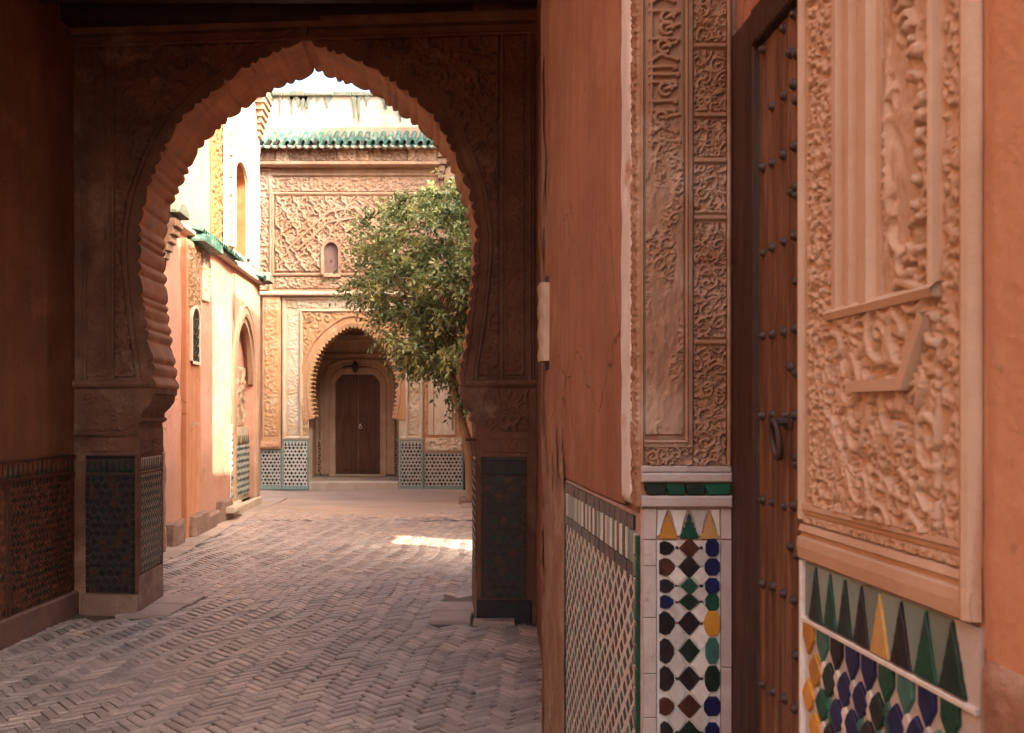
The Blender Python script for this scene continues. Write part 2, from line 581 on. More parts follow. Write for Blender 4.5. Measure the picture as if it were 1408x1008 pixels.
def stamp(H, x, y, r, h=1.0):
    """round-topped dab at (x, y) cells with radius r"""
    rq = max(0.8, round(r * 4) / 4)
    k = _kern.get(rq)
    if k is None:
        n = int(math.ceil(rq))
        yy, xx = np.mgrid[-n:n + 1, -n:n + 1]
        d2 = (xx * xx + yy * yy) / (rq * rq)
        k = np.where(d2 < 1, np.clip(1 - d2 ** 2.6, 0, 1) ** 0.5, 0)
        _kern[rq] = k
    n = k.shape[0] // 2
    xi, yi = int(round(x)), int(round(y))
    y0, y1, x0, x1 = max(0, yi - n), min(H.shape[0], yi + n + 1), max(0, xi - n), min(H.shape[1], xi + n + 1)
    if y0 >= y1 or x0 >= x1:
        return
    sub = H[y0:y1, x0:x1]
    kk = k[y0 - yi + n:y1 - yi + n, x0 - xi + n:x1 - xi + n] * h
    np.maximum(sub, kk, out=sub)


def stroke(H, pts, r, h=1.0, taper=False):
    for a in range(len(pts) - 1):
        x0, y0 = pts[a]
        x1, y1 = pts[a + 1]
        n = max(1, int(math.hypot(x1 - x0, y1 - y0) / max(0.7, r * 0.45)))
        for j in range(n + 1):
            f = j / n
            rr = r * (1 - 0.75 * (a + f) / (len(pts) - 1)) if taper else r
            stamp(H, x0 + (x1 - x0) * f, y0 + (y1 - y0) * f, rr, h)


def leaf(H, x, y, ang, L, W, h=1.0):
    """a teardrop leaf of relief with a split tip"""
    for j in range(7):
        f = j / 6
        w = W * math.sin(PI * (0.12 + 0.84 * f)) ** 0.8
        a = ang + 0.5 * f
        stamp(H, x + math.cos(a) * L * f, y + math.sin(a) * L * f, w, h)


def arabesque(w, h, res, s, seed, ground=0.0, density=1.0, stem=0.085, wear=0.35):
    """scrolling stems and leaves, hand-cut and worn; w, h, s in metres, res = cells per metre. Values 0..1"""
    nu, nz = max(4, int(w * res)), max(4, int(h * res))
    H = np.full((nz, nu), ground)
    r = random.Random(seed)
    S = s * res
    rows = int(nz / (S * 0.86)) + 2
    cols = int(nu / S) + 2
    for i in range(rows):
        for j in range(cols):
            cx = (j + (0.5 if i % 2 else 0)) * S + r.uniform(-0.2, 0.2) * S
            cy = i * S * 0.86 + r.uniform(-0.2, 0.2) * S
            if r.random() > density:
                continue
            ph = r.uniform(0, 2 * PI)
            dr = 1 if r.random() < 0.5 else -1
            kind = r.random()
            if kind < 0.55:
                turns = r.uniform(0.7, 1.35)
                pts = []
                R0 = r.uniform(0.48, 0.66)
                for k in range(13):
                    t = k / 12
                    rad = S * R0 * (1 - 0.84 * t)
                    a = ph + dr * t * turns * 2 * PI
                    pts.append((cx + rad * math.cos(a), cy + rad * math.sin(a)))
                stroke(H, pts, S * stem * r.uniform(0.85, 1.2), 0.95)
                stamp(H, pts[-1][0], pts[-1][1], S * 0.12, 1.0)
                for k in range(3):
                    a = ph + dr * k * r.uniform(1.7, 2.4)
                    rad = S * (0.56 - 0.10 * k)
                    leaf(H, cx + rad * math.cos(a), cy + rad * math.sin(a), a + dr * 0.9, S * r.uniform(.24, .36), S * 0.11, r.uniform(.65, .95))
            elif kind < 0.82:          # palmette: lobes fanned about a stem
                for k in range(5):
                    a = ph + (k - 2) * 0.52
                    leaf(H, cx - math.cos(ph) * S * .3, cy - math.sin(ph) * S * .3, a, S * (0.62 - 0.07 * abs(k - 2)), S * 0.085, 0.95 - 0.08 * abs(k - 2))
            else:                      # pair of half leaves on a straight stem
                stroke(H, [(cx - math.cos(ph) * S * .5, cy - math.sin(ph) * S * .5), (cx + math.cos(ph) * S * .5, cy + math.sin(ph) * S * .5)], S * stem * 1.1, 0.9)
                for k in (-1, 1):
                    leaf(H, cx, cy, ph + k * 1.1, S * .42, S * .12, .9)
                    leaf(H, cx - math.cos(ph) * S * .3, cy - math.sin(ph) * S * .3, ph + k * 1.3, S * .3, S * .09, .8)
            for k in range(3):
                a = r.uniform(0, 2 * PI)
                q = S * r.uniform(.35, .62)
                leaf(H, cx + q * math.cos(a), cy + q * math.sin(a), r.uniform(0, 6.3), S * r.uniform(.12, .22), S * .07, r.uniform(.4, .75))
    # hand irregularity: bend the drawing a little, then wear it down in patches
    cz_, cu_ = max(2, nz / S * 0.6), max(2, nu / S * 0.6)
    wz, wu = vnoise(nz, nu, cz_, cu_, seed + 1000, 2) * S * 0.22, vnoise(nz, nu, cz_, cu_, seed + 2000, 2) * S * 0.22
    ii, jj = np.meshgrid(np.arange(nz), np.arange(nu), indexing='ij')
    H = H[np.clip((ii + wz).round().astype(int), 0, nz - 1), np.clip((jj + wu).round().astype(int), 0, nu - 1)]
    B = H.copy()
    B[1:-1, 1:-1] = (H[1:-1, 1:-1] * 4 + H[:-2, 1:-1] + H[2:, 1:-1] + H[1:-1, :-2] + H[1:-1, 2:]) / 8
    er = np.clip(vnoise(nz, nu, max(2, nz / S * 0.3), max(2, nu / S * 0.3), seed + 3000, 3) * 2.2 - 0.1, 0, 1) * wear
    return B * (1 - er) + er * 0.45 + vnoise(nz, nu, nz / S * 2.5, nu / S * 2.5, seed + 4000, 2) * 0.06


def arab2(w, h, res, s, seed, stem=0.085, wear=0.3):
    """bold scrolls cut over a finer leafy ground"""
    a = arabesque(w, h, res, s, seed, stem=stem, wear=wear)
    b = arabesque(w, h, res, s * 0.5, seed + 77, stem=0.12, wear=wear)
    return np.maximum(a, b[:a.shape[0], :a.shape[1]] * 0.62)


def script_band(w, h, res, seed, vertical=True):
    """upright strokes, loops and tails like a carved inscription read along the long side"""
    nu, nz = int(w * res), int(h * res)
    H = np.zeros((nz, nu))
    r = random.Random(seed)
    if vertical:
        y = 0.0
        while y < nz:
            st = nu * r.uniform(0.16, 0.24)
            k = r.random()
            x0, x1 = nu * 0.14, nu * r.uniform(0.72, 0.88)
            if k < 0.5:
                stroke(H, [(x0, y), (x1, y + r.uniform(-2, 2))], nu * 0.055, 1.0)
                stamp(H, x1, y, nu * 0.085, 1.0)
            elif k < 0.8:
                cx, cy, rr = nu * r.uniform(0.35, 0.6), y + st * 0.6, nu * 0.16
                stroke(H, [(cx + rr * math.cos(a * 0.6), cy + rr * math.sin(a * 0.6)) for a in range(10)], nu * 0.05, 1.0)
                stroke(H, [(cx, cy), (x1, cy + st * 0.5)], nu * 0.05, 1.0)
                y += st * 0.6
            else:
                stroke(H, [(x0, y), (nu * 0.4, y + st), (x1, y + st * 0.2)], nu * 0.055, 1.0)
                y += st * 0.5
            y += st
        stroke(H, [(nu * 0.15, 0), (nu * 0.15, nz)], nu * 0.05, 0.9)
    return H


def sebka(w, h, res, s, seed):
    """lattice of lobed lozenges filled with foliage"""
    H = arabesque(w, h, res, s * 0.42, seed, stem=0.12) * 0.7
    nz, nu = H.shape
    S = s * res
    for sgn in (1, -1):
        k = -int(nz / S) - 2
        while k * S < nu + nz:
            pts = []
            y = 0.0
            while y <= nz:
                wob = math.sin(y / S * 2 * PI * 2) * S * 0.07
                pts.append((k * S + sgn * y * 0.62 + (0 if sgn > 0 else nz * 0.62) + wob, y))
                y += S * 0.12
            stroke(H, pts, S * 0.065, 1.0)
            k += 1
    return H


def copy_obj(src, parent, loc=None, rotz=None, name=None):
    o = src.copy()
    if name:
        o.name = name
    COL.objects.link(o)
    o.parent = parent
    if loc is not None:
        o.location = loc
    if rotz is not None:
        o.rotation_euler = (0, 0, rotz)
    return o


def piece(name, fr, u, z, d, pts, thick, material, parent, bev=0.0012, cache={}, key=None):
    """one separately modelled piece (tile, brick): polygon given relative to (u, z); its origin is its own centre"""
    if key is not None and key in cache:
        me = cache[key]
    else:
        b = MB()
        b.poly(Fr(0, 0, 1, 0, 0, -1), pts, 0, thick, bev=bev)
        me = b.mesh(name, material)
        if key is not None:
            cache[key] = me
    o = bpy.data.objects.new(name, me)
    COL.objects.link(o)
    o.parent = parent
    w = Vector(fr.p(u, z, d)) - root_loc(parent)
    o.location = w
    # local frame has u=+X, n=-Y ; rotate so that it matches
    ang = fr.ang()
    if abs(-math.sin(ang) * 1 - (-fr.n[0])) > 1e-3 and (fr.u[1] * 1 - fr.n[0]) ** 2 + (-fr.u[0] - fr.n[1]) ** 2 > 1e-3:
        # left-handed frame: mirror along u
        o.scale = (-1, 1, 1)
        ang += PI
    o.rotation_euler = (0, 0, ang)
    return o


def catmull(pts, per=10):
    out = []
    P = [pts[0]] + list(pts) + [pts[-1]]
    for i in range(1, len(P) - 2):
        p0, p1, p2, p3 = P[i - 1], P[i], P[i + 1], P[i + 2]
        for k in range(per):
            t = k / per
            out.append(tuple(0.5 * ((2 * p1[c]) + (-p0[c] + p2[c]) * t + (2 * p0[c] - 5 * p1[c] + 4 * p2[c] - p3[c]) * t * t
                                    + (-p0[c] + 3 * p1[c] - 3 * p2[c] + p3[c]) * t ** 3) for c in range(2)))
    out.append(tuple(pts[-1]))
    return out


def resample(path, n):
    P = np.array(path)
    seg = np.hypot(*(P[1:] - P[:-1]).T)
    s = np.concatenate([[0], np.cumsum(seg)])
    t = np.linspace(0, s[-1], n)
    return np.stack([np.interp(t, s, P[:, 0]), np.interp(t, s, P[:, 1])], 1), s[-1]


def arch_path(half, cu, n):
    """half: [(half width, z)] from the crown to the springing -> full path from left springing over the crown to the right"""
    h = catmull(half, 8)
    left = [(cu - a, z) for a, z in reversed(h)]
    right = [(cu + a, z) for a, z in h[1:]]
    P, L = resample(left + right, n)
    T = np.gradient(P, axis=0)
    T /= np.hypot(T[:, 0], T[:, 1])[:, None]
    N = np.stack([T[:, 1], -T[:, 0]], 1)      # pointing into the opening (clockwise travel)
    return P, N, L


# ================================================================== GROUND
g = MB()
g.quad((-60, -30, -0.06), (60, -30, -0.06), (60, 90, -0.06), (-60, 90, -0.06))
g.build('ground', M_GROUND, None, kind='structure')

nzg, nug = 90, 90
def ground_h(x, y):
    return 0.010 * math.sin(x * 1.7 + 0.6 * y) + 0.008 * math.sin(y * 2.3 - x) + 0.006 * math.sin(x * 4.1 + 1.0) * math.sin(y * 3.3)

# cement paving of the far end of the court (undulating sheet)
U = np.linspace(-6.5, 3.5, 120)
Yv = np.linspace(13.2, 21.2, 96)
X2, Y2 = np.meshgrid(U, Yv)
Zp = 0.010 * np.sin(X2 * 1.7 + 0.6 * Y2) + 0.008 * np.sin(Y2 * 2.3 - X2) + 0.006 * np.sin(X2 * 4.1 + 1.0) * np.sin(Y2 * 3.3) - 0.0045 + vnoise(96, 120, 9, 12, 3, 4) * 0.003
Zp[:8] -= np.linspace(0.012, 0, 8)[:, None]
Zp[0, :] = -0.05
pts = np.stack([X2, Y2, Zp], -1)
pv = grid_mesh('courtyard_paving', pts, None, M_PAVING, None, kind='structure')

# the brick floor: herringbone, laid at 45 degrees
floor = empty('brick_floor', (0, 0, 0))
floor['kind'] = 'structure'
bx_, by_ = np.meshgrid(np.linspace(-5.2, 3.0, 150), np.linspace(-4, 13.6, 300))
bz_ = 0.010 * np.sin(bx_ * 1.7 + 0.6 * by_) + 0.008 * np.sin(by_ * 2.3 - bx_) + 0.006 * np.sin(bx_ * 4.1 + 1.0) * np.sin(by_ * 3.3) - 0.0095
grid_mesh('mortar_bed', np.stack([bx_, by_, bz_], -1), None, M_GROUND, floor)
BW = 0.054
BL = BW * 3
br_rng = random.Random(11)
bricks = []
N_DIAG = 80
c45 = math.cos(math.radians(41)); s45 = math.sin(math.radians(41))
Rng = 330
for j in range(-88, 89):
    for i in range(-410, 411):
        for kind in (0, 1):
            a, b = (i + 6 * j), i
            if kind == 0:
                cx, cy = a + 1.5, b + 0.5
            else:
                cx, cy = a + 0.5, b + 2.5
            x = (cx * c45 - cy * s45) * BW - 1.5
            y = (cx * s45 + cy * c45) * BW + 9.0
            if y < 3.2 or y > 15.1:
                continue
            lft = -3.30 if y < 7.75 else -3.17 - 0.0705 * y + 0.34
            rgt = 0.42 if y < 4.5 else (0.26 if y < 7.7 else 0.6)
            # slabs replace the bricks in front of the piers
            if x < lft or x > rgt:
                continue
            if y > 12.9 and br_rng.random() < (y - 12.9) / 1.9 + 0.25 * math.sin(x * 2.3 + y * 3):
                continue
            if (6.1 < y < 7.9 and -0.62 < x) and y > 6.75:
                continue
            if 7.0 < y < 7.9 and x < -2.58:
                continue
            x += 0.03 * math.sin(y * 2.1 + 0.7 * x) + 0.014 * math.sin(y * 5.3 + x * 3.1)
            y += 0.028 * math.sin(x * 2.6 - y * 0.8) + 0.012 * math.sin(x * 6.1 + y * 2.0)
            bricks.append((x, y, kind))


def brick_geo(mb, x, y, z, ang, L, W, T, tx, ty, tone, rg):
    ca, sa = math.cos(ang), math.sin(ang)
    j = lambda s_: rg.uniform(-s_, s_)
    b = 0.005
    lay = [(L / 2, W / 2, -T), (L / 2, W / 2, -b), (L / 2 - b, W / 2 - b, 0)]
    i0 = len(mb.v)
    jj = [(j(0.008), j(0.005)) for _ in range(4)]
    for (hl, hw, zz) in lay:
        for q, (sx, sy) in enumerate(((-1, -1), (1, -1), (1, 1), (-1, 1))):
            lx, ly = sx * hl + jj[q][0], sy * hw + jj[q][1]
            mb.v.append((x + lx * ca - ly * sa, y + lx * sa + ly * ca, z + zz + lx * tx + ly * ty))
    for k in range(2):
        a = i0 + 4 * k
        for q in range(4):
            qn = (q + 1) % 4
            mb.f.append((a + q, a + qn, a + 4 + qn, a + 4 + q))
    mb.f.append((i0 + 8, i0 + 9, i0 + 10, i0 + 11))
    mb.m += [0] * 9
    mb.t += [tone] * 9


# the 300 bricks that show largest: nearest ones that are in view
def in_view(x, y):
    return y > 4.45 and -0.545 < x / y < 0.030


vis = sorted([b for b in bricks if in_view(b[0], b[1])], key=lambda b: b[1])
single = set(id(b) for b in vis[:300])
protos = []
for k in range(10):
    mb = MB()
    brick_geo(mb, 0, 0, 0, 0, BL - 0.009, BW - 0.009, 0.03, br_rng.uniform(-0.015, 0.015), br_rng.uniform(-0.035, 0.035), br_rng.uniform(0.7, 1.22), br_rng)
    protos.append(mb.mesh('brick', M_BRICK))
rest = MB()
for b in bricks:
    x, y, kind = b
    ang = math.radians(41) + (PI / 2 if kind else 0)
    z = ground_h(x, y) + br_rng.uniform(-0.003, 0.003)
    ang += 0.07 * math.sin(x * 2.3 + y * 1.1)
    if id(b) in single:
        o = bpy.data.objects.new('brick', br_rng.choice(protos))
        COL.objects.link(o)
        o.parent = floor
        o.location = (x, y, z)
        o.rotation_euler = (br_rng.uniform(-0.02, 0.02), br_rng.uniform(-0.015, 0.015), ang + br_rng.uniform(-0.02, 0.02))
    else:
        brick_geo(rest, x, y, z, ang + br_rng.uniform(-0.02, 0.02), BL - 0.009, BW - 0.009, 0.03,
                  br_rng.uniform(-0.015, 0.015), br_rng.uniform(-0.035, 0.035), br_rng.uniform(0.7, 1.22), br_rng)
rest.build('brick_field', M_BRICK, floor, kind='stuff')

# kerb slabs along the left house and flagstones at the foot of the piers
def slab(x0, y0, x1, y1, w, h=0.03):
    dx, dy = x1 - x0, y1 - y0
    l = math.hypot(dx, dy)
    ux, uy = dx / l, dy / l
    mb = MB()
    i = 0
    e = 0.006
    for zz, s_ in ((-0.05, 0), (h * 0.3, 0), (h * 0.3 + 0.008, 0.008)):
        for a, b_ in ((s_, s_), (l - s_, s_), (l - s_, w - s_), (s_, w - s_)):
            mb.v.append((x0 + ux * a + uy * b_, y0 + uy * a - ux * b_, zz))
    for k in range(2):
        for q in range(4):
            mb.f.append((4 * k + q, 4 * k + (q + 1) % 4, 4 * k + 4 + (q + 1) % 4, 4 * k + 4 + q))
    mb.f.append((8, 9, 10, 11))
    mb.m += [0] * 9
    mb.t += [1.0] * 9
    return mb.build('kerb_slab', M_KERB, floor)


yy = 7.85
kr = random.Random(4)
while yy < 16.0:
    l = kr.uniform(0.55, 0.95)
    X0 = -3.17 - 0.0705 * yy + 0.02
    X1 = -3.17 - 0.0705 * (yy + l) + 0.02
    slab(X0, yy, X1, yy + l - 0.012, 0.31 + kr.uniform(-0.03, 0.02))
    yy += l
for (x0, y0, x1, y1, w) in ((-0.60, 6.80, -0.60, 7.14, 0.30), (-0.60, 7.16, -0.60, 7.5, 0.36), (-0.28, 6.76, -0.28, 6.9, 0.30),
                            (-2.95, 7.03, -2.95, 7.42, 0.40), (-2.95, 7.44, -2.95, 7.84, 0.42)):
    slab(x0, y0, x1, y1, w)

# ================================================================== LEFT PASSAGE WALL
LW = Fr(-3.32, -4.0, 0, 1, 1, 0)         # u = Y + 4
lw = empty('passage_wall', (-3.32, 3, 0), 'dark terracotta plaster wall with a low tiled dado at the left edge of the passage', 'wall')
nz_, nu_ = 90, 220
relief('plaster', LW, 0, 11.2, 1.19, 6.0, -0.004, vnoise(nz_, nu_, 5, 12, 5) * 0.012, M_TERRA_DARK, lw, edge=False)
b = MB()
b.box(LW, -1, 11.2, 0, 1.19, -0.3, -0.03)
b.box(LW, -1, 11.2, 1.19, 7.0, -0.4, -0.05)
b.build('masonry', M_TERRA_DARK, lw)
b = MB()
b.box(LW, 0, 11.2, -0.04, 0.165, -0.029, 0.035, bev=0.01)
b.build('skirting', M_STONE, lw)


def small_tiles(name, fr, u0, u1, z0, z1, d, cell, cols, parent, back=DULLW, seed=1, shape='star', thick=0.004, wts=None, jit=0.06, fill=0.44, asp=1.0):
    """panel of many small cut tiles, each a raised piece, joined because there are thousands"""
    r = random.Random(seed)
    mb = MB()
    mb.box(fr, u0, u1, z0, z1, d - 0.02, d, m=back)
    nu = max(1, round((u1 - u0) / cell))
    cu = (u1 - u0) / nu
    nz = max(1, round((z1 - z0) / (cell * asp)))
    cz = (z1 - z0) / nz
    for i in range(nz):
        for j in range(nu + (i % 2)):
            u = u0 + (j + (0.5 if i % 2 == 0 else 0.0)) * cu
            z = z0 + (i + 0.5) * cz
            k = fill * (1 + r.uniform(-jit, jit))
            c = r.choice(cols)
            if shape == 'star':
                pts = [(0, -1.12), (0.45, -0.45), (1.12, 0), (0.45, 0.45), (0, 1.12), (-0.45, 0.45), (-1.12, 0), (-0.45, -0.45)]
            elif shape == 'diamond':
                pts = [(0, -1), (1, 0), (0, 1), (-1, 0)]
            else:
                pts = [(-0.8, -0.4), (-0.4, -0.9), (0.4, -0.9), (0.8, -0.4), (0.8, 0.4), (0.4, 0.9), (-0.4, 0.9), (-0.8, 0.4)]
            P = [(min(max(u + x * k * cu, u0), u1), min(max(z + y * k * cz * (1.0 if asp <= 1 else 1.0), z0), z1)) for x, y in pts]
            mb.poly(fr, P, d, d + thick, m=c)
    return mb.build(name, TS, parent, kind='stuff')


def merlon_row(name, fr, u0, u1, z0, z1, d, n, cols, parent, back=DULLW, seed=2, stuff=True):
    r = random.Random(seed)
    mb = MB()
    mb.box(fr, u0, u1, z0, z1, d - 0.02, d, m=back)
    w = (u1 - u0) / n
    h = z1 - z0
    for k in range(n):
        c = u0 + (k + 0.5) * w
        P = [(-0.42, 0.06), (0.42, 0.06), (0.42, 0.22), (0.26, 0.22), (0.26, 0.42), (0.14, 0.42), (0.10, 0.78), (0, 0.9), (-0.10, 0.78), (-0.14, 0.42), (-0.26, 0.42), (-0.26, 0.22), (-0.42, 0.22)]
        mb.poly(fr, [(c + x * w, z0 + y * h) for x, y in P], d, d + 0.004, m=r.choice(cols))
    return mb.build(name, TS, parent, kind='stuff' if stuff else None)


DU = LW.uu(12)
small_tiles('tile_dado', LW, DU + 0.02, 11.16, 0.17, 1.05, 0.0, 0.05, [BROWN, RUST, DGREEN, BROWN, SMOKE], lw, back=RUST, seed=5, fill=0.40)
small_tiles('tile_dado', LW, 8.0, DU - 0.05, 0.17, 1.05, 0.0, 0.06, [BROWN, RUST, BROWN, SMOKE], lw, back=RUST, seed=6, fill=0.42)
merlon_row('merlon_tile_band', LW, 6.0, 11.16, 1.07, 1.18, 0.001, 80, [BLACK, BROWN, DGREEN], lw, back=RUST)
b = MB()
b.box(LW, DU - 0.045, DU + 0.015, 0.17, 1.06, -0.01, 0.012, bev=0.003)
b.box(LW, 6.0, 11.16, 1.05, 1.07, -0.01, 0.012, bev=0.003)
b.box(LW, 6.0, 11.16, 1.18, 1.20, -0.01, 0.016, bev=0.003)
b.build('tile_border', T_BROWN, lw)

# ================================================================== ARCHWAY
AO = (-2.82, 7.14)
A = Fr(AO[0], AO[1], 1.0, -0.075, -0.075, -1.0)
A.n = (0.08, -1.0)
ac = 1.285                            # arch centre line
THK = 0.60
aw = empty('horseshoe_archway', (A.p(ac, 0)[0], A.p(ac, 0)[1] + 0.3, 0), 'dark horseshoe archway with scalloped edge, carved spandrels and tiled piers across the passage', 'archway')
kA = 7.02 / FPX
half_px = [(0, 48), (13, 57), (34, 67), (73, 82), (106, 103), (146, 132), (177, 163), (197, 194), (214, 232), (227, 270), (234, 313), (235, 352), (231, 400), (225, 450), (218, 495), (214, 532)]
halfA = [(a * kA * 1.012, CAM_H + (HY - y) * kA) for a, y in half_px]
PIER = 1.282
uL, uR = A.uu(104), A.uu(737)
uL -= 0.1
uR += 0.12
ZC = 4.42
nA = 61 * 12 + 1
P, Nn, Ln = arch_path(halfA, ac, nA)
RIM = 0.115
lob = 61


def scal(t):
    q_ = t * lob + 0.28 * math.sin(t * 71.0) + 0.18 * math.sin(t * 173.0 + 1.0)
    x = q_ % 1.0
    k = int(q_)
    big = 0.82 + 0.28 * math.sin(k * 12.9898 + 4.1) ** 2      # hand-cut: no two lobes alike
    return abs(math.sin(PI * x)) ** 0.75 * big


# sides of the wall around the opening (kept clear of the scalloped rim)
wb = MB()
rimP = P - Nn * (RIM - 0.02)
zb = halfA[-1][1]
mid = nA // 2
for sgn in (-1, 1):
    rng = range(0, mid) if sgn < 0 else range(mid, nA - 1)
    edge_u = uL if sgn < 0 else uR
    for dd, in ((0.0,), (-THK,)):
        for i in rng:
            a, c = rimP[i], rimP[i + 1]
            za, zc_ = a[1], c[1]
            ua, uc_ = (min(a[0], ac) if sgn < 0 else max(a[0], ac)), (min(c[0], ac) if sgn < 0 else max(c[0], ac))
            wb.quad(A.p(ua, za, dd), A.p(uc_, zc_, dd), A.p(edge_u, zc_, dd), A.p(edge_u, za, dd))
ztop = rimP[mid][1]
wb.box(A, uL, uR, ztop - 0.005, 5.6, -THK, 0.0)
for sgn in (-1, 1):
    u_in = ac + sgn * PIER
    u_out = uL if sgn < 0 else uR
    a_, b_ = min(u_in, u_out), max(u_in, u_out)
    wb.box(A, a_, b_, 1.62, zb + 0.01, -THK, -0.001)
    wb.box(A, a_, b_, -0.05, 1.62, -THK, 0.0)
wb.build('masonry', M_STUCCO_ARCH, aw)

# intrados: scallops run through the depth, softer in the middle
nd = 9
pts = np.zeros((nd, nA, 3))
for k in range(nd):
    f = k / (nd - 1)
    d = 0.022 - f * (THK + 0.03)
    for i in range(nA):
        t = i / (nA - 1)
        side = abs(t - 0.5) * 2
        soft = 1.0 - (0.75 * (1 - side ** 2)) * math.sin(PI * f)
        ph = 0.05 * math.sin(PI * f) + (0.25 / lob) * f * (1 if t < 0.5 else -1)
        o_ = scal(t + 0.0 * ph) * 0.031 * soft - 0.006 + 0.004 * math.sin(t * 37 + 3 * f) + 0.003 * math.sin(t * 91 - 5 * f)
        o_ += 0.0035 * math.sin(t * 260 + f * 9) * math.sin(f * 13 + t * 40) + rnd.uniform(-0.0012, 0.0012)
        u, z = P[i] + Nn[i] * o_
        pts[k, i] = A.p(u, z, d)
grid_mesh('intrados', pts, None, M_INTRADOS, aw, smooth=True)
# archivolt: raised scalloped rim with moulded outer edge, front and back
av = MB()
for dd, sg in ((0.0, 1), (-THK - 0.006, -1)):
    ring = []
    for i in range(nA):
        t = i / (nA - 1)
        x = (t * lob) % 1.0
        o_ = scal(t) * 0.031 - 0.006 + 0.004 * math.sin(t * 37 + (0 if sg > 0 else 3)) + 0.003 * math.sin(t * 91 - (0 if sg > 0 else 5))
        q = P[i]
        n = Nn[i]
        ring.append([(q + n * o_, 0.022), (q + n * (o_ - 0.012), 0.030), (q - n * (0.03 - 0.018 * scal(t)), 0.030), (q - n * (0.035 - 0.018 * scal(t)), 0.014),
                     (q - n * (RIM - 0.035), 0.010), (q - n * (RIM - 0.028), 0.026), (q - n * (RIM - 0.006), 0.026), (q - n * RIM, -0.002)])
    base = len(av.v)
    k = len(ring[0])
    for rr in ring:
        for (q, dp) in rr:
            av.v.append(A.p(q[0], q[1], dd + sg * dp))
    for i in range(nA - 1):
        for j in range(k - 1):
            av.f.append((base + i * k + j, base + (i + 1) * k + j, base + (i + 1) * k + j + 1, base + i * k + j + 1))
            av.m.append(0)
            av.t.append(1.0)
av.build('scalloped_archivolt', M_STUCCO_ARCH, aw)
# corbels under the two ends of the arch
for sgn in (-1, 1):
    e = halfA[-1][0]
    prof = [(e - 0.012, zb + 0.012), (e - 0.012, zb - 0.045), (e + 0.005, zb - 0.055), (e + 0.01, zb - 0.10), (e + 0.045, zb - 0.15), (e + 0.09, zb - 0.19), (e + 0.095, zb - 0.225),
            (e + 0.075, zb - 0.235), (e + 0.075, zb - 0.255), (e + 0.115, zb - 0.275), (PIER - 0.008, zb - 0.33), (PIER - 0.008, 1.19), (PIER + 0.12, 1.19), (PIER + 0.12, zb + 0.012)]
    mb = MB()
    mb.poly(A, [(ac + sgn * u, z) for u, z in prof], -THK - 0.012, 0.012, bev=0.0)
    mb.f.append(tuple(reversed(range(len(prof)))))
    mb.m.append(0)
    mb.t.append(1.0)
    mb.build('corbel', M_STUCCO_ARCH if sgn < 0 else M_STUCCO_ARCH, aw)

# carved spandrels
resA = 130
rimf = []
hs = catmull(halfA, 8)
zs = np.array([z for a, z in hs])[::-1]
ws = np.array([a for a, z in hs])[::-1]


def outside_arch(uc, zc):
    w = np.interp(zc, zs, ws, left=ws[0], right=-1)
    # distance approx: use scaled profile
    w2 = np.maximum(np.interp(zc - RIM * 1.05, zs, ws, left=ws[0], right=-1), w + RIM * 1.12)
    w2 = np.where(zc > zs[-1] + RIM * 1.1, -1, w2)
    return np.abs(uc - ac) > w2


PANEL_L = (A.uu(158), ac)
PANEL_R = (ac, A.uu(686))
zt = CAM_H + (HY - 56) * kA
zl = CAM_H + (HY - 518) * kA
for k, (u0, u1) in enumerate((PANEL_L, PANEL_R)):
    w_, h_ = u1 - u0, zt - zl
    H = arab2(w_, h_, resA, 0.15, 21 + k) * 0.04
    H += vnoise(*H.shape, 6, 6, 4) * 0.005
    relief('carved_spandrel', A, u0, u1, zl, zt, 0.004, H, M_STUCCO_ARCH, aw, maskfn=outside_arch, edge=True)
# side bands
for k, (a, c) in enumerate(((118, 146), (694, 722))):
    u0, u1 = A.uu(a), A.uu(c)
    H = arabesque(u1 - u0, zt - zl, 150, 0.075, 31 + k, stem=0.1) * 0.016
    relief('carved_side_band', A, u0, u1, zl, zt, 0.006, H, M_STUCCO_ARCH, aw)
# frames round the panels
fm = MB()
prof = [(0.0, -0.002), (0.0, 0.03), (0.018, 0.034), (0.030, 0.02), (0.042, 0.02), (0.05, -0.002)]
for (a, c) in ((150, 156), (726, 731)):
    u = A.uu(a)
    fm.sweep(A, [(u, zl - 0.03), (u, zt + 0.03)], [(-o, d) for o, d in prof])
for (a, c) in ((112, 116), (688, 692)):
    u = A.uu(a)
    fm.sweep(A, [(u, zl - 0.03), (u, zt + 0.03)], [(-o, d) for o, d in prof])
fm.sweep(A, [(uL, zt + 0.0), (uR, zt + 0.0)], prof)
fm.sweep(A, [(uL, zt + 0.085), (uR, zt + 0.085)], [(0, -0.002), (0.0, 0.07), (0.05, 0.085), (0.07, 0.085), (0.07, -0.002)])
for sgn in (-1, 1):
    ua, ub = (uL, ac - 1.20) if sgn < 0 else (ac + 1.20, uR)
    fm.sweep(A, [(ua, zl - 0.075), (ub, zl - 0.075)], [(0, -0.002), (0.0, 0.03), (0.02, 0.045), (0.045, 0.045), (0.05, 0.02), (0.07, -0.002)])
    fm.sweep(A, [(ua, 1.335), (ac + sgn * PIER, 1.335)][::1 if sgn < 0 else -1], [(0, -0.002), (0.0, 0.02), (0.015, 0.03), (0.03, 0.002)])
fm.build('panel_moulding', M_STUCCO_ARCH, aw)
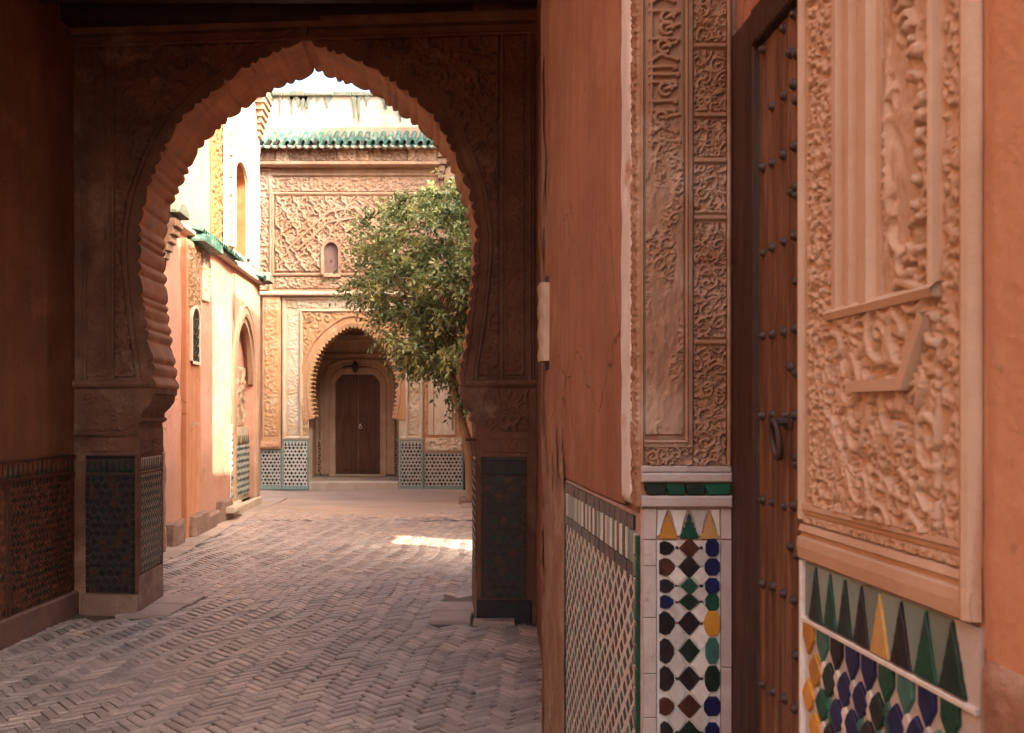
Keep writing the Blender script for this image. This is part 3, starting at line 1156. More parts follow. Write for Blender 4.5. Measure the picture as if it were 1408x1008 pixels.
# impost panels and friezes on the piers
for k, (a, c) in enumerate(((115, 187), (662, 727))):
    u0, u1 = A.uu(a), A.uu(c)
    H = arabesque(u1 - u0, 0.30, 190, 0.10, 41 + k) * 0.02
    relief('carved_impost_panel', A, u0, u1, 1.375, zl - 0.09, 0.004, H, M_STUCCO_ARCH, aw)
    H = arabesque(u1 - u0, 0.115, 190, 0.095, 51 + k, density=0.75) * 0.012
    relief('carved_frieze', A, u0, u1, 1.215, 1.33, 0.006, H, M_STUCCO_ARCH, aw)
# tiled piers
PF = [A.uu(113), ac - PIER]
PG = [ac + PIER, A.uu(730)]
for k, (u0, u1) in enumerate((PF, PG)):
    mb = MB()
    mb.box(A, u0, u1, -0.04, 0.14, 0.0, 0.035, bev=0.008)
    mb.build('plinth', M_STONE if k == 0 else M_SLATE, aw)
    t0, t1 = u0 + 0.03, u1 - 0.03
    small_tiles('tile_panel', A, t0 + 0.035, t1 - 0.035, 0.15, 1.05, 0.006, 0.062, [BLACK, BLACK, DGREEN, BLACK, BROWN], aw, back=SMOKE, seed=60 + k, fill=0.48, shape='star')
    merlon_row('merlon_tile_band', A, t0, t1, 1.06, 1.16, 0.006, 8, [BLACK, DGREEN, BLACK], aw, back=SMOKE, seed=k)
    mb = MB()
    for (a_, c_) in ((t0, t0 + 0.03), (t1 - 0.03, t1)):
        z = 0.15
        while z < 1.03:
            mb.box(A, a_, c_, z, z + 0.05, -0.01, 0.009, m=BLACK if k == 0 else SMOKE, bev=0.001)
            z += 0.056
    mb.box(A, t0, t1, 1.165, 1.19, -0.01, 0.012, m=BLACK, bev=0.002)
    mb.box(A, t0, t1, 1.046, 1.058, -0.01, 0.01, m=SMOKE, bev=0.001)
    mb.build('tile_border', TS, aw)
# inner side faces of the piers
for sgn in (-1, 1):
    o2 = A.p(ac + sgn * PIER, 0, 0)
    S = Fr(o2[0], o2[1], -A.n[0], -A.n[1], -sgn * A.u[0], -sgn * A.u[1])
    small_tiles('side_tile_panel', S, 0.03, THK - 0.03, 0.30, 1.04, 0.006, 0.062, [BLACK, DGREEN, BROWN, BLACK], aw, back=DULLW, seed=70, fill=0.45)
    merlon_row('merlon_tile_band', S, 0.03, THK - 0.03, 1.06, 1.17, 0.006, 9, [BLACK, DGREEN], aw, back=DULLW)
    mb = MB()
    mb.box(S, 0.0, THK, -0.04, 0.28, 0.0, 0.012, bev=0.004)
    mb.build('side_plinth', M_STONE, aw)
    mb = MB()
    mb.box(S, 0.0, 0.022, 0.28, 1.18, -0.01, 0.010, bev=0.002)
    mb.build('edge_strip', M_STUCCO_ARCH, aw)
    mb = MB()
    mb.box(S, THK - 0.022, THK, 0.28, 1.18, -0.01, 0.010, bev=0.002)
    mb.build('edge_strip', M_STUCCO_ARCH, aw)
    H = arabesque(THK - 0.04, 0.12, 190, 0.06, 80, stem=0.1) * 0.008
    relief('side_frieze', S, 0.02, THK - 0.02, 1.205, 1.32, 0.012, H, M_STUCCO_ARCH, aw)
# ornament in the crown of the arch: a small boss
mb = MB()
mb.tube([A.p(ac, 4.30, 0.02), A.p(ac, 4.36, 0.05), A.p(ac, 4.42, 0.03)], [0.012, 0.03, 0.01], 8)
mb.build('crown_boss', M_STUCCO_ARCH, aw, smooth=True)

# passage ceiling with beams
ce = empty('passage_ceiling', (-1.5, 5.7, 4.5))
ce['kind'] = 'structure'
CY0 = 2.6
mb = MB()
mb.abox(-3.7, 0.75, CY0, 7.0, 4.56, 4.80)
mb.build('boards', M_DARKWOOD, ce)
yb = CY0 + 0.15
while yb < 7.0:
    mb = MB()
    mb.abox(-3.4, 0.4, yb, yb + 0.14, 4.40, 4.557)
    mb.build('beam', M_DARKWOOD, ce)
    yb += 0.42
mb = MB()
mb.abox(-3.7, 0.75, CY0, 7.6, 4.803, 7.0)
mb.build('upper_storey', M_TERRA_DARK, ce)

# ================================================================== RIGHT WALL PLANE
R = Fr(0.42, 1.36, -0.0915, 1.0, -1.0, -0.0915)      # u grows away from the camera, u=0 at the near edge of the doorway
uCor = R.uu(745)
uZ0, uZ1 = R.uu(881), R.uu(778)
uWh0, uWh1 = R.uu(872), R.uu(857)
RH = 6.9
rw = empty('tiled_plaster_wall', R.p(3.0, 0), 'terracotta plaster wall with small dark lozenge tiles below, between the archway and the carved jamb', 'wall')
DZ = 1.243
nu_ = 160
relief('plaster', R, uWh1 + 0.0, uCor, DZ + 0.01, 4.6, 0.0, vnoise(170, nu_, 9, 5, 9) * 0.008, M_TERRA, rw, edge=False)
mb = MB()
mb.box(R, uZ0, uCor - 0.002, -0.05, RH, -0.30, -0.022)
mb.box(R, uZ0, uCor - 0.002, 4.6, RH, -0.022, 0.0)
mb.build('masonry', M_TERRA, rw)
# rounded plaster corner that runs down to the ground, rough below
mb = MB()
cn = []
kr = random.Random(5)
zseq = np.linspace(-0.05, 4.6, 70)
ring_n = 7
i0 = 0
for zi, z in enumerate(zseq):
    for k in range(ring_n):
        a = PI / 2 * k / (ring_n - 1)
        rr = 0.05
        jit = 0.004 * math.sin(z * 9 + k) + 0.003 * math.sin(z * 23.0 + 2 * k) + (0.004 * math.sin(z * 47 + k * 3) if z < 1.3 else 0)
        uu_ = uCor - rr + math.sin(a) * (rr + jit) if k > 0 else uCor - 0.10
        dd_ = -rr + math.cos(a) * (rr + jit) + 0.004 if k < ring_n - 1 else -0.35
        if k == ring_n - 1:
            uu_ = uCor + jit
        mb.v.append(R.p(uu_, z, dd_))
for zi in range(len(zseq) - 1):
    for k in range(ring_n - 1):
        a = zi * ring_n + k
        mb.f.append((a, a + 1, a + 1 + ring_n, a + ring_n))
        mb.m.append(0)
        mb.t.append(1)
mb.build('rounded_corner', M_TERRA, rw, smooth=True)
# rough grey-brown plaster low on the corner
mb = MB()
u_a = uZ1 + 0.02
H = vnoise(300, 50, 40, 5, 12, 4) * 0.006
relief('worn_corner_plaster', R, u_a, uCor - 0.05, -0.03, 4.5, 0.002, H, M_WORN, rw, edge=False,
       maskfn=lambda u, z: (z < DZ + 0.08 + 0.10 * np.sin(u * 37) + 0.05 * np.sin(u * 91)) | (u > uCor - 0.13 + 0.03 * np.sin(z * 7) + 0.02 * np.sin(z * 23)))
# chalky strip and carved edging by the jamb corner
H = vnoise(240, 16, 30, 2, 14, 3) * 0.004
relief('chalky_strip', R, uWh0, uWh1, DZ + 0.02, 4.6, 0.008, H, M_WHITESTRIP, rw)
H = arabesque(uWh0 - uZ0, 3.3, 300, 0.035, 90, stem=0.1) * 0.007
relief('carved_edging', R, uZ0 + 0.004, uWh0 - 0.004, DZ + 0.02, 4.4, 0.006, H, M_STUCCO, rw)

# dado on the wall: two rows of dark squares with upright bars between, then lozenges
ROW = [(1.243, 1.205), (1.100, 1.062)]
zd = R.hit(778, 663)[1]
zrow1 = (R.hit(778, 663)[1], R.hit(778, 676)[1])
zrow2 = (R.hit(778, 707)[1], R.hit(778, 719)[1])
panel_u0, panel_u1 = uZ0 + 0.055, uZ1 - 0.02
mb = MB()
mb.box(R, uZ0, uZ1, 0.0, DZ + 0.004, -0.03, 0.0)
mb.build('tile_bedding', M_GROUT, rw)
rz = random.Random(8)
span = panel_u1 - panel_u0
n1 = 15
for (za, zb_) in (zrow1, zrow2):
    w = span / n1
    for k in range(n1):
        u = panel_u0 + (k + 0.5) * w
        h = (za - zb_)
        q = [(-w / 2 + 0.002, -h / 2), (w / 2 - 0.002, -h / 2), (w / 2 - 0.002, h / 2), (-w / 2 + 0.002, h / 2)]
        piece('tile', R, u, (za + zb_) / 2, 0.0, q, 0.006 + rz.uniform(0, 0.002), rz.choice([T_BROWN, T_BLACK, T_BLACK]), rw)
n2 = 34
for k in range(n2):
    w = span / n2
    h = zrow1[1] - zrow2[0] - 0.004
    u = panel_u0 + (k + 0.5) * w
    q = [(-w / 2 + 0.0015, -h / 2), (w / 2 - 0.0015, -h / 2), (w / 2 - 0.0015, h / 2), (-w / 2 + 0.0015, h / 2)]
    piece('tile', R, u, (zrow1[1] + zrow2[0]) / 2, 0.0, q, 0.006 + rz.uniform(0, 0.002),
          [T_WHITE, T_TEAL, T_WHITE, T_DGREEN, T_WHITE, T_BROWN][k % 6] if rz.random() < 0.8 else T_GREY, rw)
# lozenges: 240 single pieces in the part that shows, the rest joined
lz = MB()
cw, ch = 0.078, 0.047
zz = zrow2[1] - 0.01
cnt = 0
row = 0
restm = MB()
while zz > 0.06:
    nuz = int(span / cw)
    for k in range(nuz + (1 if row % 2 == 0 else 0)):
        u = panel_u0 + (k + (0.0 if row % 2 == 0 else 0.5)) * (span / nuz)
        u = min(max(u, panel_u0 + 0.01), panel_u1 - 0.01)
        c = rz.choice([BLACK, DGREEN, GREEN, BROWN, BROWN, DGREEN, DGREEN, BLACK, BLACK, TEAL])
        k1, k2 = 0.285 * cw, 0.36 * ch * rz.uniform(0.8, 1.15)
        cut = 0.0
        q = [(0, -k2 * 1.25), (k1 * 0.5, -k2 * 0.62), (k1, 0), (k1 * 0.5, k2 * 0.62), (0, k2 * 1.25), (-k1 * 0.5, k2 * 0.62), (-k1, 0), (-k1 * 0.5, -k2 * 0.62)]
        q = [(min(max(u + a, panel_u0), panel_u1) - u, b_) for a, b_ in q]
        if zz > 0.45 and cnt < 215:
            piece('tile', R, u, zz, 0.0, q, 0.0042 + rz.uniform(0, 0.0008), TS[c], rw, bev=0.0006)
            cnt += 1
        else:
            restm.poly(R, [(u + a, zz + b_) for a, b_ in q], 0, 0.0044, m=c, bev=0.0006)
    zz -= ch * 0.74
    row += 1
# pale ground tiles between them
restm.box(R, panel_u0, panel_u1, 0.04, zrow2[1] - 0.002, 0.0, 0.0032, m=WHITE)
restm.build('small_tiles', TS, rw, kind='stuff')
mb = MB()
z = 0.02
while z < DZ - 0.05:
    mb.box(R, panel_u0 - 0.022, panel_u0 - 0.004, z, z + 0.052, 0.0, 0.008, m=GREY if int(z * 20) % 2 else WHITE, bev=0.001)
    mb.box(R, panel_u1 + 0.003, panel_u1 + 0.014, z, z + 0.052, 0.0, 0.008, m=GREEN, bev=0.001)
    mb.box(R, uZ0 + 0.004, uZ0 + 0.028, z, z + 0.052, 0.0, 0.010, m=GREEN, bev=0.002)
    z += 0.056
mb.build('tile_border', TS, rw)

# rest of the passage right side, recessed a little behind the corner
pw = empty('inner_passage_wall', (0.18, 5.6, 0), 'shaded sliver of rough terracotta wall between the right archway pier and the near corner', 'wall')
PW = Fr(0.175, 4.2, 0, 1, -1, 0)
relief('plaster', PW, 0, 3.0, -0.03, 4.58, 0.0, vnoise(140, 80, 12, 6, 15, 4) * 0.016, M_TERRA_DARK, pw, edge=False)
mb = MB()
mb.box(PW, 0, 3.35, -0.03, 5.6, -0.5, -0.03)
mb.build('masonry', M_TERRA_DARK, pw)

# small battered wooden batten on the corner
bt = empty('wooden_batten', R.p(uCor - 0.06, 1.9), 'short worn batten fixed upright to the corner of the terracotta wall beside the archway', 'batten')
za, zb_ = R.hit(752, 393)[1], R.hit(752, 498)[1]
mb = MB()
br = Fr(*R.p(uCor - 0.30, 0, 0.0)[:2], *R.u, *R.n)
b0 = []
for i, z in enumerate(np.linspace(zb_, za, 12)):
    wv = 0.004 * math.sin(i * 1.9)
    for (u, d) in ((0.0, 0.0), (0.0, 0.030 + wv), (0.02, 0.040 + wv), (0.15, 0.036 + wv), (0.17, 0.0)):
        mb.v.append(br.p(u + wv * 0.5, z, d))
for i in range(11):
    for k in range(4):
        a = i * 5 + k
        mb.f.append((a, a + 1, a + 6, a + 5))
        mb.m.append(0)
        mb.t.append(1)
mb.f += [tuple(range(5)), tuple(range(55, 60))]
mb.m += [0, 0]
mb.t += [1, 1]
mb.build('batten', M_STUCCO_NEAR, bt)
mb = MB()
mb.poly(br, [(0.02, zb_ - 0.035), (0.09, zb_ - 0.035), (0.10, zb_), (0.01, zb_)], 0, 0.02, bev=0.004)
mb.build('lower_bracket', M_FRAME, bt)
mb = MB()
mb.poly(br, [(0.01, za), (0.09, za), (0.08, za + 0.03), (0.02, za + 0.03)], 0, 0.02, bev=0.004)
mb.build('upper_bracket', M_FRAME, bt)

# ================================================================== JAMB: the face of the wall end turned to the viewer
JY = R.p(uZ0, 0)
J = Fr(JY[0], JY[1], 1, 0, 0, -1)
JW = 0.537 * 1.0 - J.o[0] + 0.0
u_j = J.uu(1005)
jm = empty('carved_door_jamb', J.p(u_j / 2, 0), 'carved stucco door jamb facing the viewer, blue and black tiles in a marble border at its foot', 'jamb')
mb = MB()
mb.box(J, 0.0, u_j + 0.25, -0.05, RH, -0.55, -0.004)
mb.build('masonry', M_STUCCO, jm)
jz = lambda y: J.hit(900, y)[1]
ju = lambda x: J.uu(x)
res = 620
# damaged inner field
uA, uB = ju(887), ju(940)
z0, z1 = jz(598), jz(-60)
h_ = z1 - z0
H = arab2(uB - uA, h_, res, 0.042, 101)
nz2, nu2 = H.shape
wear = vnoise(nz2, nu2, 7, 2, 44, 3)
zfrac = np.linspace(0, 1, nz2)[:, None]
wm = np.clip((wear + 0.55 - 1.0 * zfrac) * 3.0, 0, 1)
H = H * (1 - wm) * 0.011 + wm * (0.004 + vnoise(nz2, nu2, 30, 5, 45, 3) * 0.005)
SB = script_band(uB - uA, h_, res, 61) * 0.012
top = np.clip((zfrac - 0.55) * 6, 0, 1)
H = H * (1 - top) + SB * top
relief('inner_carved_field', J, uA, uB, z0, z1, 0.002, H, M_STUCCO, jm)
# outer carved band
uA2, uB2 = ju(953), ju(998)
z0b = jz(640)
H = arab2(uB2 - uA2, z1 - z0b, res, 0.038, 102) * 0.013
nz2 = H.shape[0]
for yb_ in (65, 160, 222, 300, 470):
    k = int((jz(yb_) - z0b) / (z1 - z0b) * nz2)
    hh = 7
    H[max(0, k - hh):k + hh, :] = 0.002
    H[max(0, k - 3):k + 3, :] = 0.014
relief('outer_carved_band', J, uA2, uB2, z0b, z1, 0.002, H, M_STUCCO, jm)
H = arabesque(uA2 - uA + 0.006, jz(607) - z0b, res, 0.03, 103, stem=0.11) * 0.013
relief('lower_carved_band', J, uA, uA2 - 0.003, z0b, jz(607), 0.002, H, M_STUCCO, jm)
mb = MB()
uM = ju(941)
P1 = [(0.0, 0.0), (0.001, 0.014), (0.005, 0.017), (0.009, 0.010), (0.013, 0.010), (0.016, 0.016), (0.019, 0.014), (0.020, 0.0)]
mb.sweep(J, [(uA - 0.004, jz(605)), (uM, jz(605)), (uM, z1)], [(-o, d) for o, d in P1])
mb.sweep(J, [(ju(998), z0b), (ju(998), z1)], [(-o, d) for o, d in [(0, 0), (0.001, 0.012), (0.006, 0.016), (0.011, 0.012), (0.014, 0.004), (0.014, 0)]])
mb.sweep(J, [(0.0, jz(640)), (0.0, z1)], [(-o, d) for o, d in [(0, 0), (0.0, 0.008), (0.004, 0.011), (0.008, 0.006), (0.008, 0)]])
mb.build('vertical_moulding', M_STUCCO, jm)
mb = MB()
for (ya, yb_, d) in ((640, 650, 0.012), (650, 663, 0.018), (681, 697, 0.022)):
    zA, zB = jz(yb_), jz(ya)
    mb.box(J, 0.0, u_j, zA + 0.0004, zB, 0.0, d, bev=0.004)
mb.build('ledge_moulding', M_MARBLE, jm)
mb = MB()
mb.box(J, 0, u_j, 0.0, jz(681), -0.004, 0.001)
mb.build('tile_bedding', M_GROUT, jm)
# green tiles in the ledge
gz0, gz1 = jz(679.5), jz(665)
cuts = [885, 915, 941, 968, 1003]
for k in range(4):
    a, c = ju(cuts[k] + 1), ju(cuts[k + 1] - 1)
    m_ = (a + c) / 2
    zm = (gz0 + gz1) / 2
    hh = (gz1 - gz0) / 2
    q = [(a - m_ + 0.006, -hh), (c - m_ - 0.002, -hh), (c - m_ + 0.003, -hh * 0.2), (c - m_ - 0.004, hh), (a - m_, hh), (a - m_ - 0.002, hh * 0.3)]
    piece('ledge_tile', J, m_, zm, 0.0, q, 0.020, T_GREEN if k % 2 else T_DGREEN, jm, bev=0.003)
# marble border slabs
def slabp(px0, px1, ya, yb_, m=M_MARBLE):
    a, c = ju(px0), ju(px1)
    z_a, z_b = (jz(yb_) if yb_ < 1200 else 0.02), jz(ya)
    q = [(-(c - a) / 2, -(z_b - z_a) / 2), ((c - a) / 2, -(z_b - z_a) / 2), ((c - a) / 2, (z_b - z_a) / 2), (-(c - a) / 2, (z_b - z_a) / 2)]
    piece('marble_slab', J, (a + c) / 2, (z_a + z_b) / 2, 0.001, q, 0.008, m, jm, bev=0.0015)


for ya, yb_ in ((699, 741), (742.5, 777), (778, 848), (849, 925), (926, 985), (986, 1080), (1081, 1300)):
    slabp(884, 901.5, ya, yb_)
for ya, yb_ in ((699, 741), (742.5, 916), (917, 1060), (1061, 1300)):
    slabp(990.5, 1004.5, ya, yb_)
# white ground tiles and the coloured tiles on top of them
px = 2.32 / FPX


def jt(x, y, pts, c, th=0.0095):
    piece('tile', J, ju(x), jz(y), 0.001, [(a * px, -b_ * px) for a, b_ in pts], th + rz.uniform(-0.0006, 0.0008), TS[c], jm, bev=0.0012)


mer = [(-12.5, 18), (12.5, 18), (12, 10), (8.5, 9.5), (9, 2.5), (5.8, 2), (6, -5), (3, -5.5), (3.2, -12), (0, -18), (-3.2, -12), (-3, -5.5), (-6, -5), (-5.8, 2), (-9, 2.5), (-8.5, 9.5), (-12, 10)]
for x, c in ((918, YELLOW), (947, GREEN), (975, PALEYEL)):
    jt(x, 723, mer, c, 0.008)
for x, wl, wr in ((903.5, 0, 14), (932.5, -12, 12), (961, -12, 12), (988.5, -13, 0)):
    jt(x, 717, [(wl, -17), (wr, -17), (wr * 0.55, 0), (wr * 0.1 + 1, 20), (wl * 0.1 - 1, 20), (wl * 0.55, 0)], WHITE, 0.0055)
octa = lambda w, h: [(-w * .55, -h), (w * .55, -h), (w, -h * .5), (w, h * .5), (w * .55, h), (-w * .55, h), (-w, h * .5), (-w, -h * .5)]
dia = lambda w, h: [(0, -h), (w * .28, -h * .78), (w * .78, -h * .2), (w, 0), (w * .78, h * .2), (w * .28, h * .78), (0, h), (-w * .28, h * .78), (-w * .78, h * .2), (-w, 0), (-w * .78, -h * .2), (-w * .28, -h * .78)]
lft = lambda w, h: [(-w * .85, -h * .7), (-w * .3, -h), (w * .3, -h * .85), (w * .95, -h * .3), (w, h * .2), (w * .4, h * .85), (-w * .2, h), (-w * .85, h * .75)]
rows = [753, 779, 805, 827, 856, 894, 932, 970, 1006, 1043, 1080, 1117, 1154, 1191]
leftc = [(BLACK, 11, 10), (BROWN, 12, 13), (BLACK, 11, 10), (BLUE, 10.5, 10), (BLACK, 12, 17), (BLACK, 11, 18), (BLACK, 11, 18), (BROWN, 11.5, 13), (BLACK, 10, 16)] + [(BLACK, 11, 15), (BLUE, 11, 15)] * 3
centc = [(BROWN, 15, 14), (BLACK, 15.5, 16), (GREEN, 13, 12), (DGREEN, 15, 12), (BLACK, 16, 17), (DGREEN, 15, 17.5), (BLACK, 16, 17.5), (BROWN, 16.5, 17), (DGREEN, 15.5, 17)] + [(BLACK, 15, 17), (GREEN, 15, 17)] * 3
rigc = [(BLUE, 9.5, 12), (BLUE, 10.5, 12), (BLUE, 10, 11), (GREEN, 9.5, 12), (YELLOW, 11, 17.5), (TEAL, 9.5, 18), (DGREEN, 10.5, 18), (BLUE, 11.5, 13.5), (BLUE, 10, 14)] + [(BLUE, 10, 14), (TEAL, 10, 15)] * 3
for k, y in enumerate(rows):
    c, w, h = leftc[k]
    jt(915.5, y, lft(w, h), c)
    c, w, h = centc[k]
    jt(947, y, dia(w, h), c)
    c, w, h = rigc[k]
    jt(978.5, y, octa(w, h), c)
    if k + 1 < len(rows):
        ym = (y + rows[k + 1]) / 2
        g_ = (rows[k + 1] - y) / 2
        for x in (930.5, 963.5):
            jt(x, ym, dia(13.5, g_ * 1.02), WHITE, 0.0075)
            if k % 2 == 0 or k == 3:
                jt(x, y, dia(3.2, 3.2), [BROWN, RUST, DGREEN][k % 3], 0.008)
mb = MB()
mb.box(J, ju(903), ju(989.5), jz(1300) if jz(1300) > 0.02 else 0.02, jz(743), 0.0, 0.0035)
mb.build('pale_tile_ground', T_WHITE, jm)

# ================================================================== DOOR in the recess
dpl = R.n
Do = J.p(u_j, 0)
D = Fr(Do[0], Do[1], 0.0915, -1.0, -1.0, -0.0915)       # u grows towards the camera, plane of the frame
dr = empty('studded_door', D.p(0.5, 0), 'brown wooden door with rows of iron studs and a ring knocker, set in a dark frame', 'door')
ztopD = D.hit(1010, 45)[1]
uf = D.uu(1035)
mb = MB()
mb.box(D, 0.001, uf, -0.02, ztopD - 0.0, -0.06, 0.0, bev=0.004)
mb.build('door_post', M_FRAME, dr)
mb = MB()
mb.box(D, uf + 0.001, 1.03, ztopD - 0.085, ztopD, -0.06, 0.006, bev=0.004)
mb.build('lintel', M_FRAME, dr)
DL = -0.014
edges = [uf + 0.003]
for pxx in (1060, 1084):
    edges.append(D.uu(pxx, DL))
st_ = edges[-1] - edges[-2]
while edges[-1] < 0.97:
    edges.append(edges[-1] + 0.105)
for k in range(len(edges) - 1):
    mb = MB()
    mb.box(D, edges[k] + 0.0008, edges[k + 1] - 0.0008, 0.02, ztopD - 0.088, DL - 0.03, DL + rz.uniform(-0.001, 0.001), bev=0.0018)
    mb.build('plank', M_DOOR, dr)
# studs
prof = [(0.0120, 0.0), (0.0115, 0.003), (0.0085, 0.005), (0.0092, 0.007), (0.0070, 0.010), (0.0030, 0.0125), (0.0004, 0.013)]
mb = MB()
n = 10
for (r_, h_) in prof:
    for k in range(n):
        a = 2 * PI * k / n
        mb.v.append((r_ * math.cos(a), -h_, r_ * math.sin(a)))
for i in range(len(prof) - 1):
    for k in range(n):
        mb.f.append((i * n + k, i * n + (k + 1) % n, (i + 1) * n + (k + 1) % n, (i + 1) * n + k))
        mb.m.append(0)
        mb.t.append(1)
studm = mb.mesh('stud', M_IRON, smooth=True)


def stud(u, z):
    o = bpy.data.objects.new('stud', studm)
    COL.objects.link(o)
    o.parent = dr
    o.location = Vector(D.p(u, z, DL + 0.001)) - root_loc(dr)
    o.rotation_euler = (rz.uniform(-.08, .08), rz.uniform(0, 3), math.atan2(D.n[1], D.n[0]) + PI / 2)
    s_ = rz.uniform(0.88, 1.08)
    o.scale = (s_, s_, s_)


def dz_(y):
    return D.hit(1040, y, DL)[1]


us = [D.uu(q, DL) for q in (1040, 1050.5, 1064, 1079.5, 1094)]
us2 = us + [us[-1] + 0.075 * k for k in range(1, 9)]
for y in (79, 165, 240, 352, 463, 571, 684, 796, 931, 1060):
    for u in us2:
        if u < 0.97 and rz.random() < 0.97:
            stud(u + rz.uniform(-.003, .003), dz_(y) + rz.uniform(-.004, .004))
for y in (127, 184, 290, 300, 405, 517, 629, 620, 740, 862, 985):
    stud(us[0], dz_(y))
    stud(us[4] + 0.012, dz_(y) - 0.004)
    if rz.random() < 0.5:
        stud(us[4] - 0.02, dz_(y) + 0.01)
# knocker: plate, pivot and hanging ring
ku, kz = D.hit(1085, 580, DL)
mb = MB()
mb.poly(D, [(ku - 0.02, kz - 0.015), (ku + 0.02, kz - 0.015), (ku + 0.026, kz), (ku + 0.02, kz + 0.015), (ku - 0.02, kz + 0.015), (ku - 0.026, kz)], DL, DL + 0.006, bev=0.002)
mb.tube([D.p(ku, kz, DL), D.p(ku, kz, DL + 0.045)], [0.010, 0.008], 8)
kp = mb.build('knocker_plate', M_IRON, dr)
mb = MB()
rp = []
for k in range(21):
    a = 2 * PI * k / 20
    rp.append(D.p(ku + 0.020 * math.sin(a), kz - 0.036 + 0.040 * math.cos(a), DL + 0.036 - 0.012 * (1 - math.cos(a)) * 0.5))
mb.tube(rp, [0.0055 + 0.003 * (1 - math.cos(2 * PI * k / 20)) / 2 for k in range(21)], 8, cap=False)
mb.build('knocker_ring', M_IRON, dr, smooth=True)

# ================================================================== NEAR CARVED WALL
Q = Fr(R.p(0, 0)[0], R.p(0, 0)[1], 0.0915, -1.0, -1.0, -0.0915)     # u grows towards the camera
qu = lambda x: Q.uu(x)
nw = empty('carved_stucco_wall', Q.p(0.6, 0), 'pale deeply carved stucco wall nearest the viewer at the right edge, with a zigzag tile dado', 'wall')
uE = qu(1350)
mb = MB()
mb.box(Q, 0.0, 5.5, -0.05, RH, -0.55, -0.003)
mb.build('masonry', M_ORANGE, nw)
relief('orange_plaster', Q, uE, 2.6, 1.2, 3.2, 0.006, vnoise(150, 120, 12, 9, 23, 4) * 0.006, M_ORANGE, nw, edge=True)
ZT = Q.hit(1110, 771)[1]           # top of the tiles
H = vnoise(90, 70, 9, 8, 24, 4) * 0.014
relief('rough_lower_plaster', Q, uE + 0.004, 2.0, -0.02, 1.272, 0.012, H, M_WORN, nw)

ZA = Q.hit(1112, 695)[1]            # bottom of carved field
ZB = Q.hit(1112, -30)[1]
ZTOP = 2.35
resN = 560


def band(name, x0, x1, za, zb2, s, seed, amp, kind='a', d=0.002, res=resN, material=M_STUCCO_NEAR):
    u0, u1 = qu(x0), qu(x1)
    if kind == 'a':
        H = (arab2 if s > 0.03 else arabesque)(u1 - u0, zb2 - za, res, s, seed, stem=0.085) * amp
    else:
        H = script_band(u1 - u0, zb2 - za, res, seed) * amp
        nz3, nu3 = H.shape
        H = np.maximum(H, arabesque(u1 - u0, zb2 - za, res, s, seed + 1)[:nz3, :nu3] * amp * 0.6)
        w3 = np.clip((vnoise(nz3, nu3, 6, 1.5, seed, 3) - 0.12) * 5, 0, 1)
        H = H * (1 - w3) + w3 * (0.004 + vnoise(nz3, nu3, 30, 6, seed + 5, 3) * 0.003)
    H += vnoise(*H.shape, 14, 3, seed + 9, 3) * 0.0012
    return relief(name, Q, u0, u1, za, zb2, d, H, material, nw)


ZM = Q.hit(1180, 425)[1]
zz = [Q.hit(1112, y)[1] for y in (693, 700, 707, 722, 730, 737, 752, 768)]
mb = MB()
mb.box(Q, 0.0, uE - 0.001, ZA - 0.02, ZTOP, -0.002, 0.0015)
mb.build('stucco_ground', M_STUCCO_NEAR, nw)
band('carved_edge_band', 1116, 1148, ZA, ZTOP, 0.026, 201, 0.008)
band('inscription_band', 1221, 1288, ZM, ZTOP, 0.036, 203, 0.013, 'k')
band('carved_outer_band', 1303, 1330, ZA, ZTOP, 0.028, 205, 0.007)
band('carved_lower_field', 1152, 1300, ZA, ZM - 0.002, 0.062, 207, 0.012, res=700)
# upright mouldings between the bands, ending at a cross moulding
mb = MB()
u0, u1 = qu(1150), qu(1219)
w = u1 - u0
pf = [(0, 0), (0.0, 0.006), (0.010, 0.009), (0.014, 0.014), (0.024, 0.014), (0.028, 0.006), (0.046, 0.006), (0.050, 0.015), (0.060, 0.015), (0.064, 0.006), (0.084, 0.006), (0.088, 0.017), (0.104, 0.017), (0.108, 0.006), (0.118, 0.006), (0.12, 0)]
k_ = w / 0.12
mb.sweep(Q, [(u0, ZM), (u0, ZTOP)], [(-o * k_, d) for o, d in pf])
ua, ub = qu(1289), qu(1302)
mb.sweep(Q, [(ua, ZM - 0.01), (ua, ZTOP)], [(-o, d) for o, d in [(0, 0), (0.001, 0.012), (0.006, 0.015), ((ub - ua) * 0.6, 0.012), ((ub - ua) * 0.7, 0.005), (ub - ua, 0)]])
ua, ub = qu(1331), uE
mb.sweep(Q, [(ua, zz[7] + 0.001), (ua, ZTOP)], [(-o, d) for o, d in [(0, 0), (0.001, 0.010), ((ub - ua) * 0.5, 0.015), ((ub - ua) * 0.8, 0.012), (ub - ua, 0.0)]])
mb.sweep(Q, [(0.0, ZA - 0.02), (0.0, ZTOP)], [(-o, d) for o, d in [(0, -0.004), (0.0, 0.010), (0.006, 0.011), (0.010, 0.003), (0.010, 0)]])
mb.sweep(Q, [(qu(1150) - 0.002, ZM - 0.004), (qu(1302), ZM - 0.004)], [(-0.006, 0.0), (-0.005, 0.016), (0.004, 0.019), (0.010, 0.012), (0.012, 0.0)])
mb.build('upright_moulding', M_STUCCO_NEAR, nw)
# angular bracket motif in the lower field
mb = MB()
pth = [Q.hit(x, y) for x, y in ((1183, 532), (1258, 528), (1290, 432))]
mb.sweep(Q, pth, [(-0.0075, 0.0), (-0.007, 0.020), (0.007, 0.020), (0.0075, 0.0)])
mb.build('interlace_strap', M_STUCCO_NEAR, nw)
